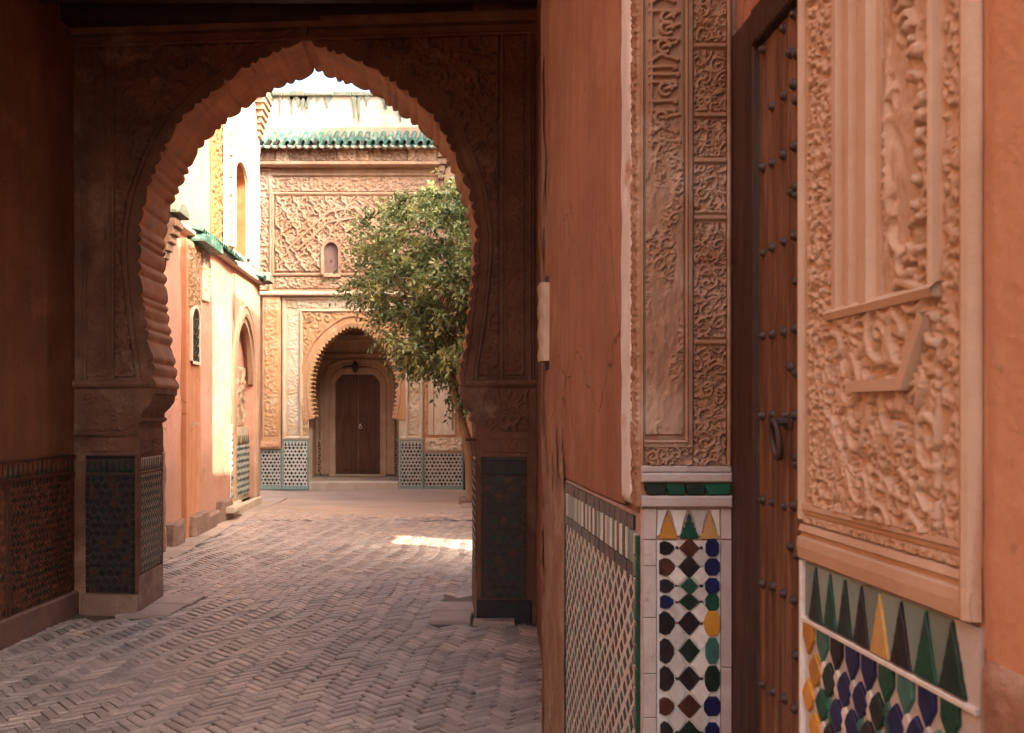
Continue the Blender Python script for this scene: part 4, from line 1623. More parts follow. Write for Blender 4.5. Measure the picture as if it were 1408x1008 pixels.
# cornice under the carving
nu4 = 60
prf = []
mb = MB()
mb.sweep(Q, [(0.0, 0.0), (uE - 0.002, 0.0)], [(zz[0] + 0.002, 0.0), (zz[0], 0.007), (zz[1], 0.008), (zz[1] - 0.002, 0.004), (zz[2], 0.004)])
mb.sweep(Q, [(0.0, 0.0), (uE - 0.002, 0.0)], [(zz[3] + 0.001, 0.002), (zz[3], 0.006), (zz[4], 0.009), (zz[4] - 0.003, 0.004), (zz[5], 0.004), (zz[5] - 0.003, 0.010), (zz[6], 0.011), (zz[7], 0.009), (zz[7] - 0.002, 0.0)])
mb.build('cornice', M_STUCCO_NEAR, nw)
H = arabesque(qu(1330) - 0.01, zz[2] - zz[3] - 0.002, 640, 0.016, 209, stem=0.11) * 0.005
relief('small_carved_frieze', Q, 0.008, qu(1330), zz[3] + 0.001, zz[2] - 0.001, 0.002, H, M_STUCCO_NEAR, nw)

# the tile dado
mb = MB()
mb.box(Q, 0.0, uE, 0.0, ZT - 0.001, -0.003, 0.0015)
mb.build('tile_bedding', T_WHITE, nw)
ZP = Q.hit(1118, 853)[1]            # foot of the tall points
apx = [1127, 1147, 1167, 1190, 1216, 1245, 1279, 1315]
au = [qu(x) for x in apx]
pc = [DGREEN, GREEN, DGREEN, BLACK, PALEYEL, BLACK, GREEN, DGREEN]
hp = ZT - ZP


def qt(name, u, z, pts, m, th=0.006, bev=0.001):
    piece(name, Q, u, z, 0.0, pts, th + rz.uniform(-0.0005, 0.0006), m, nw, bev=bev)


for k, u in enumerate(au):
    wl = (u - au[k - 1]) / 2 if k else (au[1] - au[0]) / 2
    wr = (au[k + 1] - u) / 2 if k + 1 < len(au) else wl
    w = min(wl, wr) * 0.93
    zc = (ZT + ZP) / 2
    h = hp / 2
    # a tall stepped point
    sp = [(-w, -h + 0.003), (w, -h + 0.003), (w * .80, -h * 0.55), (w * .72, -h * 0.5), (w * .56, -h * .05), (w * .48, 0.0), (w * .30, h * .42), (w * .22, h * .46), (0, h * 0.90),
          (-w * .22, h * .46), (-w * .30, h * .42), (-w * .48, 0.0), (-w * .56, -h * .05), (-w * .72, -h * 0.5), (-w * .80, -h * 0.55)]
    qt('point_tile', u, zc, sp, TS[pc[k]], 0.0068)
    # pale tile between two points
    um = u + wr
    g1 = [(-wr * 0.16, -h + 0.004), (wr * 0.16, -h + 0.004), (wr * 0.55, 0.0), (wr * 0.93, h - 0.002), (-wr * 0.93, h - 0.002), (-wr * 0.55, 0.0)]
    if k + 1 < len(au):
        qt('pale_point_tile', um, zc, g1, T_GREY, 0.0042)
qt('pale_point_tile', au[0] - 0.026, (ZT + ZP) / 2, [(-0.012, -hp / 2 + .004), (0.004, -hp / 2 + .004), (0.022, hp / 2 - .002), (-0.012, hp / 2 - .002)], T_GREY, 0.0042)
mb = MB()
mb.box(Q, 0.0, uE, ZP - 0.006, ZP + 0.0005, 0.0, 0.0075, bev=0.001)
mb.box(Q, 0.0, 0.008, 0.0, ZT, 0.0, 0.008, bev=0.001)
mb.build('white_fillet', T_WHITE, nw)
# lozenge tiles
pit = 0.045
row = 0
z = ZP - 0.026
cols = [BLUE, BLUE, GREEN, BLACK, TEAL, BLUE, DGREEN, BLUE]
cnt = 0
while z > 0.10:
    n = int((uE - 0.02) / pit)
    for k in range(n + 1):
        u = 0.028 + (k + (0.5 if row % 2 else 0)) * pit
        if u > uE - 0.015:
            continue
        c = rz.choice(cols)
        if k == 0 and row < 5:
            c = rz.choice([YELLOW, BROWN, BLACK])
        w, h = pit * 0.46, 0.0195
        if row == 0:
            q = [(-w * .75, h), (w * .75, h), (w * .8, 0), (0, -h * 1.15), (-w * .8, 0)]
        else:
            q = [(0, -h * 1.2), (w * .55, -h * .7), (w * .95, 0), (w * .55, h * .7), (0, h * 1.2), (-w * .55, h * .7), (-w * .95, 0), (-w * .55, -h * .7)]
        qt('tile', u, z, q, TS[c], 0.0065)
        if row > 0:
            q = [(0, -h * 1.15), (w * .66, 0), (0, h * 1.15), (-w * .66, 0)]
            qt('white_tile', u + pit / 2, z, q, T_WHITE if rz.random() < 0.7 else T_TEAL, 0.0045)
        cnt += 1
    z -= 0.0400
    row += 1
    if row > 12:
        break

# tall plain continuation above the frame for both near walls is the masonry already built
mb = MB()
mb.box(D, 0.0, 1.05, ztopD + 0.001, RH, -0.35, -0.012)
mb.build('wall_over_door', M_TERRA, jm)

# ================================================================== LEFT HOUSE OUTSIDE
Lh = Fr(-3.17 - 0.0705 * 7.6, 7.6, -0.0705, 1.0, 1.0, 0.0705)
lh = empty('sunlit_townhouse', Lh.p(4, 0), 'pink and cream plastered house along the left side of the court with a pointed doorway', 'house')
lu = lambda x, d=0.0: Lh.uu(x, d)
lz = lambda x, y, d=0.0: Lh.hit(x, y, d)[1]
uLE = lu(357)
SZ = 3.74
HT = 6.9
DA0, DA1 = lu(323), lu(349)               # doorway jambs
DZT = lz(337, 437)
dw = (DA1 - DA0) / 2
dc = (DA0 + DA1) / 2
spr = lz(337, 520)
# upper niche
NA0, NA1 = lu(322), lu(339)
NZ0, NZ1 = SZ + 0.25, lz(330, 225)
nc, nwid = (NA0 + NA1) / 2, (NA1 - NA0) / 2


def ogive(c, hw, zs_, zt_, n=14):
    """pointed arch curve from left springing to right"""
    out = []
    for k in range(n + 1):
        f = k / n
        a = f * PI / 2
        out.append((c - hw * math.cos(a) ** 0.9, zs_ + (zt_ - zs_) * math.sin(a) ** 1.0 * (0.80 + 0.20 * f)))
    return out + [(2 * c - u, z) for u, z in reversed(out[:-1])]


def wall_hole(mb, fr, u0, u1, z0, z1, hole, zh0, d=0.0, m=0):
    """front of a wall with an arched hole whose outline runs left springing -> crown -> right springing and straight down to zh0"""
    a, b_ = hole[0][0], hole[-1][0]
    mid_ = len(hole) // 2
    mb.quad(fr.p(u0, z0, d), fr.p(a, z0, d), fr.p(a, hole[0][1], d), fr.p(u0, hole[0][1], d), m=m)
    mb.quad(fr.p(b_, z0, d), fr.p(u1, z0, d), fr.p(u1, hole[0][1], d), fr.p(b_, hole[0][1], d), m=m)
    if zh0 > z0:
        mb.quad(fr.p(a, z0, d), fr.p(b_, z0, d), fr.p(b_, zh0, d), fr.p(a, zh0, d), m=m)
    for i in range(mid_):
        p, q = hole[i], hole[i + 1]
        mb.quad(fr.p(u0, p[1], d), fr.p(p[0], p[1], d), fr.p(q[0], q[1], d), fr.p(u0, q[1], d), m=m)
        p, q = hole[-1 - i], hole[-2 - i]
        mb.quad(fr.p(p[0], p[1], d), fr.p(u1, p[1], d), fr.p(u1, q[1], d), fr.p(q[0], q[1], d), m=m)
    zt_ = hole[mid_][1]
    mb.quad(fr.p(u0, zt_, d), fr.p(u1, zt_, d), fr.p(u1, z1, d), fr.p(u0, z1, d), m=m)


def reveal(mb, fr, hole, zh0, d0, d1, m=0, floor_=True):
    pts_ = [(hole[0][0], zh0)] + list(hole) + [(hole[-1][0], zh0)]
    for i in range(len(pts_) - 1):
        p, q = pts_[i], pts_[i + 1]
        mb.quad(fr.p(p[0], p[1], d0), fr.p(q[0], q[1], d0), fr.p(q[0], q[1], d1), fr.p(p[0], p[1], d1), m=m)
    if floor_:
        p, q = pts_[0], pts_[-1]
        mb.quad(fr.p(p[0], p[1], d0), fr.p(q[0], q[1], d0), fr.p(q[0], q[1], d1), fr.p(p[0], p[1], d1), m=m)


uS = lu(309)
# ground floor wall, first part plain
relief('ground_floor_plaster', Lh, -0.2, lu(322), 0.0, SZ, 0.0, vnoise(160, 200, 9, 12, 50, 4) * 0.018, M_PINKWALL, lh, edge=False)
hole = ogive(dc, dw, spr, DZT)
mb = MB()
wall_hole(mb, Lh, lu(322) - 0.001, uLE, 0.0, SZ, hole, 0.13, 0.004)
reveal(mb, Lh, hole, 0.13, 0.004, -0.15)
mb.quad(Lh.p(DA0 - .1, 0, -0.15), Lh.p(DA1 + .1, 0, -0.15), Lh.p(DA1 + .1, 3.6, -0.15), Lh.p(DA0 - .1, 3.6, -0.15))
mb.build('doorway_wall', M_PINKWALL, lh)
# house end wall (facing the palace) and body
mb = MB()
mb.box(Lh, -0.3, uLE, -0.05, HT, -0.9, -0.45)
mb.box(Lh, uLE - 0.25, uLE + 0.001, -0.05, HT, -3.0, -0.001)
mb.build('house_body', M_PINKWALL, lh)
# upper storey: cream wall, set on the string course
hole2 = ogive(nc, nwid, SZ + 1.35, NZ1)
relief('upper_plaster', Lh, -0.2, lu(293), SZ + 0.05, HT, -0.05, vnoise(90, 160, 6, 12, 51, 3) * 0.016, M_CREAM, lh, edge=False)
mb = MB()
mb.box(Lh, lu(293), lu(308), SZ + 0.05, HT, -0.3, -0.03)
mb.build('strip_backing', M_OCHRE_STRIP, lh)
H = arabesque(lu(307) - lu(294), HT - SZ - 0.1, 70, 0.17, 52) * 0.03
relief('carved_upright_strip', Lh, lu(294), lu(307), SZ + 0.1, HT, -0.026, H * 1.4, M_OCHRE_STRIP, lh)
mb = MB()
wall_hole(mb, Lh, lu(308), uLE, SZ + 0.03, HT, hole2, NZ0, -0.01)
mb.build('niche_wall', M_WHITEWALL, lh)
mb = MB()
reveal(mb, Lh, hole2, NZ0, -0.01, -0.16)
mb.build('niche_reveal', M_OCHRE_STRIP, lh)
mb = MB()
mb.quad(Lh.p(NA0 - .2, SZ, -0.16), Lh.p(NA1 + .2, SZ, -0.16), Lh.p(NA1 + .2, HT - .1, -0.16), Lh.p(NA0 - .2, HT - .1, -0.16))
mb.build('niche_back', M_OCHRE_STRIP, lh)
# carved archivolt around the niche and doorway, inscription strip
mb = MB()
mb.sweep(Lh, [(NA0 - 0.02, NZ0)] + [(u + (u - nc) * 0.05, z + 0.02) for u, z in hole2] + [(NA1 + 0.02, NZ0)], [(0, -0.01), (0.0, 0.03), (0.06, 0.05), (0.14, 0.03), (0.17, 0.03), (0.20, 0.05), (0.24, -0.01)])
for k in range(40):
    f = k / 39
    idx_ = int(f * (len(hole2) - 1))
    u, z = hole2[idx_]
mb.build('niche_archivolt', M_STUCCO_WHITE, lh)
mb = MB()
sr = random.Random(19)
z = SZ + 0.3
while z < HT - 0.3:
    h = sr.uniform(0.05, 0.16)
    w_ = lu(317) - lu(311)
    a_ = lu(311) + w_ * sr.uniform(0.1, 0.35)
    mb.poly(Lh, [(a_, z), (a_ + w_ * 0.55, z + h * 0.5), (a_ + w_ * 0.6, z + h), (a_ + w_ * 0.1, z + h * 0.55)], 0.0, 0.055, bev=0.004)
    z += h + sr.uniform(0.03, 0.10)
mb.build('dark_letter_strokes', M_DAMP, lh, kind='stuff')
H = script_band(lu(317) - lu(311), HT - SZ - 0.3, 60, 53) * 0.045
relief('inscription_strip', Lh, lu(311), lu(317), SZ + 0.2, HT - 0.1, -0.006, H, M_STUCCO_WHITE, lh)
H = arabesque(uLE - lu(346), HT - SZ - 0.1, 60, 0.2, 54) * 0.03
relief('carved_corner_strip', Lh, lu(346), uLE - 0.02, SZ + 0.2, HT - 0.1, -0.006, H, M_STUCCO_WHITE, lh)
mb = MB()
mb.sweep(Lh, [(DA0 - 0.01, 0.13)] + [(u + (u - dc) * 0.04, z + 0.01) for u, z in hole] + [(DA1 + 0.01, 0.13)], [(0, 0.0), (0.0, 0.03), (0.05, 0.045), (0.12, 0.03), (0.14, 0.02), (0.17, 0.035), (0.20, 0.0)])
mb.build('doorway_archivolt', M_STUCCO_FAR, lh)
# scallop teeth inside the doorway arch
mb = MB()
dn = catmull(hole, 3)
Pd, Ld = resample(dn, 40)
for k in range(40):
    u, z = Pd[k]
    u += (dc - u) * 0.06
    z -= 0.03
    mb.poly(Lh, [(u - 0.05, z + 0.02), (u + 0.05, z + 0.02), (u + 0.02, z - 0.05), (u - 0.02, z - 0.05)], -0.08, 0.0)
mb.build('scallop_teeth', M_STUCCO_FAR, lh)
H = arabesque(DA1 - DA0 - .1, spr - 1.25, 60, 0.3, 55) * 0.035
relief('carved_recess_panel', Lh, DA0 + .05, DA1 - .05, 1.3, spr + .2, -0.145, H, M_STUCCO_FAR, lh)
# tile dado in the doorway
zd0, zd1 = 0.22, 1.17
small_tiles('doorway_tile_dado', Lh, DA0 + 0.06, DA1 - 0.06, zd0, zd1 - 0.16, -0.06, 0.105, [BLACK, DGREEN, BLACK, TEAL], lh, back=WHITE, seed=9, fill=0.45)
mb = MB()
mb.box(Lh, DA0 + 0.001, DA1 - 0.001, 0.135, 1.30, -0.149, -0.082, m=0)
mb.build('dado_backing', M_PALESTONE, lh)
merlon_row('merlon_tile_band', Lh, DA0 + 0.06, DA1 - 0.06, zd1 - 0.14, zd1, -0.06, 9, [YELLOW, GREEN, BLACK], lh, back=DULLW)
mb = MB()
mb.box(Lh, DA0 - 0.10, DA1 + 0.15, -0.02, 0.13, -0.149, 0.10, bev=0.015)
mb.build('door_step', M_PALESTONE, lh)
# edge tiles left of the doorway
small_tiles('edge_tile_strip', Lh, lu(316), lu(321), 0.05, 1.35, 0.02, 0.09, [BLACK, GREEN, YELLOW], lh, back=WHITE, seed=12, shape='star')
# bay with carved block and latticed window
bd = 0.07
mb = MB()
mb.box(Lh, lu(257, bd), lu(276, bd), 0.0, lz(266, 333, bd), 0.0, bd, bev=0.01)
mb.build('window_bay', mat('salmon_plaster', (0.50, 0.215, 0.12), (0.44, 0.17, 0.09), 1.4, streak=0.15, c3=(0.55, 0.30, 0.2), damage=0.6), lh)
b0_, b1_ = lu(259, bd), lu(274, bd)
zb0, zb1 = lz(266, 424, bd), lz(266, 340, bd)
H = arabesque(b1_ - b0_, zb1 - zb0, 110, 0.10, 56) * 0.022
relief('carved_window_hood', Lh, b0_, b1_, zb0, zb1, bd + 0.004, H, M_STUCCO, lh)
H = arabesque(lu(288) - lu(278), 0.75, 90, 0.10, 57) * 0.022
relief('carved_hood_side', Lh, lu(278), lu(287), lz(282, 415), lz(282, 345), 0.012, H, M_STUCCO_WHITE, lh)
w0, w1 = lu(262, bd), lu(272, bd)
wz0, wz1 = lz(267, 497, bd), lz(267, 424, bd)
wp = ogive((w0 + w1) / 2, (w1 - w0) / 2, wz1 - 0.16, wz1)
mb = MB()
mb.poly(Lh, [(w0, wz0)] + wp + [(w1, wz0)], bd, bd + 0.006)
wi = mb.build('window', T_BLACK, lh)
mb = MB()
mb.sweep(Lh, [(w0, wz0)] + wp + [(w1, wz0), (w0, wz0)], [(0, bd), (0.0, bd + 0.03), (0.035, bd + 0.03), (0.035, bd)])
mb.build('window_frame', M_STUCCO_WHITE, wi)
mb = MB()
gr = random.Random(3)
z = wz0 + 0.03
while z < wz1 - 0.12:
    for k in range(3):
        u = w0 + (k + 0.5) * (w1 - w0) / 3
        r_ = (w1 - w0) / 7
        mb.tube([Lh.p(u + r_ * math.cos(a * PI / 4), z + r_ * math.sin(a * PI / 4), bd + 0.015) for a in range(9)], [0.008] * 9, 4, cap=False)
    z += (w1 - w0) / 3
mb.build('window_lattice', M_IRON, wi)
# string course: short runs of green glazed tiles on a moulded ledge
mb = MB()
mb.box(Lh, -0.2, uLE + 0.03, SZ - 0.035, SZ + 0.02, -0.05, 0.09, bev=0.01)
mb.box(Lh, -0.2, uLE + 0.02, SZ + 0.022, SZ + 0.045, -0.05, 0.06, m=1, bev=0.008)
mb.build('string_course', [M_WHITEWALL, M_DAMP], lh)
tb = MB()
for k in range(9):
    a = PI * k / 8
tile_r = 0.05
tv = MB()
for i, (yy_, zz_) in enumerate(((0.0, 0.05), (0.17, 0.0))):
    for k in range(9):
        a = PI * k / 8
        rr = tile_r * (1.0 if i == 0 else 1.12)
        tv.v.append((rr * math.cos(a), -yy_, zz_ + rr * math.sin(a)))
    for k in range(9):
        a = PI * k / 8
        rr = tile_r * (0.78 if i == 0 else 0.9)
        tv.v.append((rr * math.cos(a), -yy_, zz_ + rr * math.sin(a)))
for k in range(8):
    tv.f.append((k, k + 1, 18 + k + 1, 18 + k))
    tv.f.append((9 + k, 9 + k + 1, 27 + k + 1, 27 + k))
    tv.f.append((18 + k, 18 + k + 1, 27 + k + 1, 27 + k))
    tv.m += [0, 0, 0]
    tv.t += [1, 1, 1]
small_tile_me = tv.mesh('roof_tile', M_GREENTILE)
u = 0.0
while u < uLE:
    if lu(257) < u < lu(319) or u > lu(346):
        o = bpy.data.objects.new('roof_tile', small_tile_me)
        COL.objects.link(o)
        o.parent = lh
        o.location = Vector(Lh.p(u, SZ + 0.015 + rz.uniform(-.006, .006), 0.015)) - root_loc(lh)
        o.rotation_euler = (0, 0, math.atan2(Lh.n[1], Lh.n[0]) + PI / 2 + rz.uniform(-.05, .05))
    u += 0.108


def tiled_cap(u0, u1, z, dd, m_=M_GREENTILE):
    b_ = MB()
    P_ = [(u0, z), (u1, z), (u1, z + 0.03), (u1 - 0.05, z + 0.10), ((u0 + u1) / 2, z + 0.17), (u0 + 0.05, z + 0.10), (u0, z + 0.03)]
    b_.poly(Lh, P_, -0.02, dd, bev=0.03)
    return b_.build('tiled_cap', m_, lh)


tiled_cap(lu(221), lu(238), SZ + 0.02, 0.20, M_DAMP)
tiled_cap(lu(258), lu(287), SZ - 0.10, 0.20)
tiled_cap(uLE - 0.35, uLE + 0.1, SZ + 0.0, 0.22, M_DAMP)
mb = MB()
for k in range(5):
    z = SZ - 0.04 - k * 0.09
    mb.box(Lh, lu(222), lu(233) - 0.03 * k, z - 0.09, z, 0.0, 0.16 - 0.03 * k, bev=0.01)
mb.build('cap_corbel', M_FRIEZE, lh)
# stepped eaves corbel at the far top corner
mb = MB()
for k in range(7):
    z = HT - 0.02 - k * 0.10
    mb.box(Lh, uLE - 0.55 + 0.05 * k, uLE + 0.10 - 0.012 * k, z - 0.102, z, -0.05, 0.20 - 0.026 * k, bev=0.02)
mb.build('eaves_corbel', M_FRIEZE, lh)
mb = MB()
mb.box(Lh, -0.3, uLE + 0.15, HT, HT + 0.10, -0.9, 0.18, bev=0.03)
mb.build('eaves', M_FRIEZE, lh)
# base stones
st = random.Random(21)
u = 0.0
k = 0
uu_end = lu(318)
while u < uu_end:
    l = st.uniform(0.35, 0.75)
    h = st.uniform(0.10, 0.30) if u > lu(258) else 0.27
    d_ = st.uniform(0.05, 0.16)
    P_ = [(u, -0.04), (u + l, -0.04), (u + l - st.uniform(0, 0.03), h * 0.6), (u + l - 0.05, h), (u + l * 0.5, h * st.uniform(0.9, 1.1)), (u + 0.04, h * 0.95), (u + st.uniform(0, 0.02), h * 0.55)]
    mb = MB()
    mb.poly(Lh, P_, -0.05, d_, bev=0.035)
    mb.build('base_stone', M_STONE if st.random() < 0.8 else M_PALESTONE, lh)
    u += l + 0.005
mb = MB()
mb.box(Lh, lu(300), lu(317), 0.12, 0.20, -0.02, 0.24, bev=0.02)
mb.build('bench_slab', M_PALESTONE, lh)
# iron hook on the wall
mb = MB()
hu, hz = Lh.hit(262, 584, bd)
mb.tube([Lh.p(hu, hz, bd), Lh.p(hu, hz + 0.01, bd + 0.07), Lh.p(hu, hz - 0.03, bd + 0.09)], [0.012, 0.01, 0.008], 6)
mb.build('wall_hook', M_PALESTONE, lh)
# downpipe beside the archway
dp = empty('rusty_downpipe', Lh.p(0.05, 0), 'rough grey stub of pipe standing just past the left archway pier', 'pipe')
u_, _ = Lh.hit(224, 700, 0.12)
mb = MB()
zs_ = np.linspace(0.0, 1.17, 14)
mb.tube([Lh.p(u_ + 0.006 * math.sin(z * 9), z, 0.10) for z in zs_], [0.05 + 0.008 * math.sin(z * 17) for z in zs_[:-1]] + [0.025], 10)
mb.build('pipe', M_STONE, dp)

# ================================================================== PALACE FRONT
FY = 18.9
F = Fr(0, FY, 1, 0, 0, -1)
fx = lambda x, d=0.0: F.uu(x, d)
fz = lambda y, d=0.0: F.hit(704, y, d)[1]
pf_ = empty('palace_front', (-3.2, FY, 0), 'carved stucco palace front closing the court, green tiled eaves above a large horseshoe portal', 'building')
XR = fx(612)
# upper wall
uz0 = fz(402)
relief('upper_wall', F, -6.6, XR, uz0, fz(234), 0.0, vnoise(40, 80, 5, 10, 71, 3) * 0.01, M_STUCCO_FAR, pf_, edge=False)
mb = MB()
mb.box(F, -6.6, 2.6, fz(402), 7.25, -0.9, -0.03)
mb.build('upper_masonry', M_STUCCO_FAR, pf_)
RF = 100
def fpanel(name, x0, x1, y0, y1, s, seed, amp=0.035, d=0.012, kind='a', m=M_STUCCO_FAR, mask=None):
    u0, u1, za, zb2 = fx(x0), fx(x1), fz(y1), fz(y0)
    H = (arabesque(u1 - u0, zb2 - za, RF, s, seed, stem=0.12) if kind == 'a' else sebka(u1 - u0, zb2 - za, RF, s, seed)) * amp
    return relief(name, F, u0, u1, za, zb2, d, H, m, pf_, maskfn=mask)


fpanel('carved_top_band', 373, 604, 244, 264, 0.15, 301)
fpanel('carved_upright_band', 350, 370, 236, 400, 0.15, 302)
fpanel('carved_upright_band', 330, 348, 236, 400, 0.15, 312)
WIN = (fx(444), fx(468), fz(378), fz(334))
wc = (WIN[0] + WIN[1]) / 2
fpanel('sebka_panel', 379, 610, 270, 374, 0.32, 303, amp=0.06, kind='s', mask=lambda u, z: ~((u > WIN[0] + .02) & (u < WIN[1] - .02) & (z > WIN[2]) & (z < WIN[3])))
fpanel('carved_lower_band', 375, 610, 381, 397, 0.13, 304)
mb = MB()
pr = [(0, 0), (0.0, 0.05), (0.02, 0.06), (0.045, 0.04), (0.06, 0.0)]
rect = lambda x0, x1, y0, y1: [(fx(x0), fz(y1)), (fx(x1), fz(y1)), (fx(x1), fz(y0)), (fx(x0), fz(y0))]
for q in ((372, 606, 242, 266), (377, 611, 268, 376), (349, 371, 235, 401), (373, 611, 379.5, 399)):
    mb.sweep(F, rect(*q), [(-o, d) for o, d in pr], closed=True)
# chevron lines over the window
for off in (0, 14):
    mb.sweep(F, [(fx(395 + off), fz(345)), (fx(452), fz(292 + off)), (fx(488), fz(286 + off)), (fx(545 - off), fz(345))], [(-0.02, 0.02), (-0.02, 0.075), (0.02, 0.075), (0.02, 0.02)])
mb.build('panel_moulding', M_STUCCO_FAR, pf_)
mb = MB()
wo = ogive(wc, (WIN[1] - WIN[0]) / 2 - 0.03, WIN[3] - 0.16, WIN[3])
mb.poly(F, [(WIN[0] + .03, WIN[2])] + wo + [(WIN[1] - .03, WIN[2])], 0.0, 0.006)
wn_ = mb.build('niche_window', mat('dusty_mauve_plaster', (0.22, 0.14, 0.12), (0.17, 0.10, 0.09), 4), pf_)
mb = MB()
mb.sweep(F, [(WIN[0] + .03, WIN[2])] + wo + [(WIN[1] - .03, WIN[2]), (WIN[0] + .03, WIN[2])], [(0, 0.0), (0, 0.09), (0.05, 0.10), (0.06, 0.0)])
mb.build('window_frame', M_STUCCO_FAR, wn_)
mb = MB()
mb.tube([F.p(wc, (WIN[2] + WIN[3]) / 2 - 0.05, 0.0), F.p(wc, (WIN[2] + WIN[3]) / 2 - 0.05, 0.03)], [0.02, 0.02], 8)
mb.build('knob', M_IRON, wn_)
# frieze and eaves
mb = MB()
mb.box(F, -6.6, fx(607), fz(209), fz(203), -0.1, 0.30, bev=0.01)
mb.box(F, -6.6, fx(606), fz(231), fz(226.5), -0.1, 0.28, bev=0.01)
mb.box(F, -6.6, fx(605), fz(226.4), fz(209.2), -0.1, 0.20)
mb.build('eaves_beam', M_STUCCO_FAR, pf_)
xs = 320
k = 0
while xs < 603:
    w = [22, 14, 26, 18, 30][k % 5]
    u0, u1 = fx(xs + 1), fx(min(xs + w, 604))
    H = arabesque(u1 - u0, fz(210) - fz(226), RF, 0.16, 320 + k, stem=0.13) * 0.05
    relief('frieze_panel', F, u0, u1, fz(226), fz(210), 0.21, H, M_FRIEZE if k % 4 != 3 and xs < 560 else M_STUCCO_FAR, pf_)
    xs += w
    k += 1
# sloping roof of green glazed tiles
RZ0, RZ1 = fz(199, 0.42), fz(174, 0.05)
def roof_tile_mesh(r0, L, rise, name='roof_tile', flip=False):
    t_ = MB()
    n = 8
    for i in range(5):
        f = i / 4
        for layer in (1.0, 0.8):
            for k in range(n + 1):
                a = PI * k / n
                rr = r0 * layer * (1.0 + 0.10 * f)
                sgn = -1 if flip else 1
                t_.v.append((rr * math.cos(a), -L * f, rise * (1 - f) + sgn * rr * math.sin(a) * 1.05 - (0.02 if flip else 0)))
    w_ = 2 * (n + 1)
    for i in range(4):
        for k in range(n):
            a = i * w_ + k
            t_.f.append((a, a + 1, a + w_ + 1, a + w_))
            a += n + 1
            t_.f.append((a, a + w_, a + w_ + 1, a + 1))
    e = 4 * w_
    for k in range(n):
        t_.f.append((e + k, e + k + 1, e + n + 2 + k, e + n + 1 + k))
    t_.m = [0] * len(t_.f)
    t_.t = [1.0] * len(t_.f)
    return t_.mesh(name, M_GREENTILE, smooth=True)


pitch = 10.55 * FY / FPX
rt = roof_tile_mesh(pitch * 0.34, 0.40, 0.30)
rt2 = roof_tile_mesh(pitch * 0.36, 0.40, 0.30, 'pan_tile', True)
u = fx(606) - 0.06
row_n = 0
while u > -6.5:
    for me_, du, dzz, nm in ((rt, 0, 0.03, 'roof_tile'), (rt2, -pitch / 2, 0.0, 'pan_tile')):
        o = bpy.data.objects.new(nm, me_)
        COL.objects.link(o)
        o.parent = pf_
        o.location = Vector((u + du, FY - 0.06, RZ0 + dzz + rz.uniform(-.008, .008))) - root_loc(pf_)
        o.rotation_euler = (rz.uniform(-.02, .02), 0, rz.uniform(-.06, .03))
    u -= pitch
# small white crest between tile ends
mb = MB()
u = fx(606) - 0.06
while u > -6.5:
    mb.poly(F, [(u - pitch * .5 - .03, RZ0 - 0.075), (u - pitch * .5 + .03, RZ0 - 0.075), (u - pitch * .5 + .045, RZ0 - 0.02), (u - pitch * .5 - .045, RZ0 - 0.02)], 0.38, 0.44, bev=0.008)
    u -= pitch
mb.build('tile_end_plaster', M_WHITEWALL, pf_)
mb = MB()
mb.quad(F.p(-6.6, RZ0 - 0.06, 0.44), F.p(fx(607), RZ0 - 0.06, 0.44), F.p(fx(607), RZ0 + 0.25, 0.04), F.p(-6.6, RZ0 + 0.25, 0.04))
mb.quad(F.p(-6.6, RZ0 - 0.06, 0.44), F.p(fx(607), RZ0 - 0.06, 0.44), F.p(fx(607), fz(203), 0.10), F.p(-6.6, fz(203), 0.10))
mb.build('roof_boarding', M_FRIEZE, pf_)
# parapet behind
pp = empty('weathered_parapet', (-3, 20.4, 7), 'high whitewashed parapet with mossy drips, rising behind the green tiled eaves', 'parapet')
PFr = Fr(0, 19.75, 1, 0, 0, -1)
zt_p = PFr.hit(704, 131)[1]
H = vnoise(60, 160, 5, 14, 75, 4) * 0.03
relief('limewashed_face', PFr, -7, 3, 7.0, zt_p, 0.0, H, M_WHITEWALL, pp)
mb = MB()
mb.box(PFr, -7, 3, 4.0, zt_p - 0.02, -0.5, -0.03)
mb.build('parapet_wall', M_WHITEWALL, pp)
mb = MB()
u = -7.0
pr_ = random.Random(31)
while u < 3:
    w = pr_.uniform(0.12, 0.4)
    hh = pr_.uniform(0.03, 0.08)
    mb.box(PFr, u, u + w, zt_p - 0.03, zt_p + hh, -0.5, 0.05 + pr_.uniform(0, 0.03), bev=0.015)
    u += w
mb.build('mossy_coping', M_DAMP, pp)
mb = MB()
for k in range(34):
    u = pr_.uniform(-6, 1)
    l = pr_.uniform(0.08, 0.42) * (1 if k % 3 else 1.4)
    w = pr_.uniform(0.02, 0.06)
    dpt = 0.034
    mb.poly(PFr, [(u - w * 2, zt_p - 0.03), (u + w * 2, zt_p - 0.03), (u + w, zt_p - 0.12), (u + w * 0.5, zt_p - l * .7), (u + w * 0.2, zt_p - l - 0.05), (u - w * 0.4, zt_p - l), (u - w, zt_p - 0.10)], 0.0, dpt, bev=0.003)
mb.build('moss_drips', M_DAMP, pp, kind='stuff')
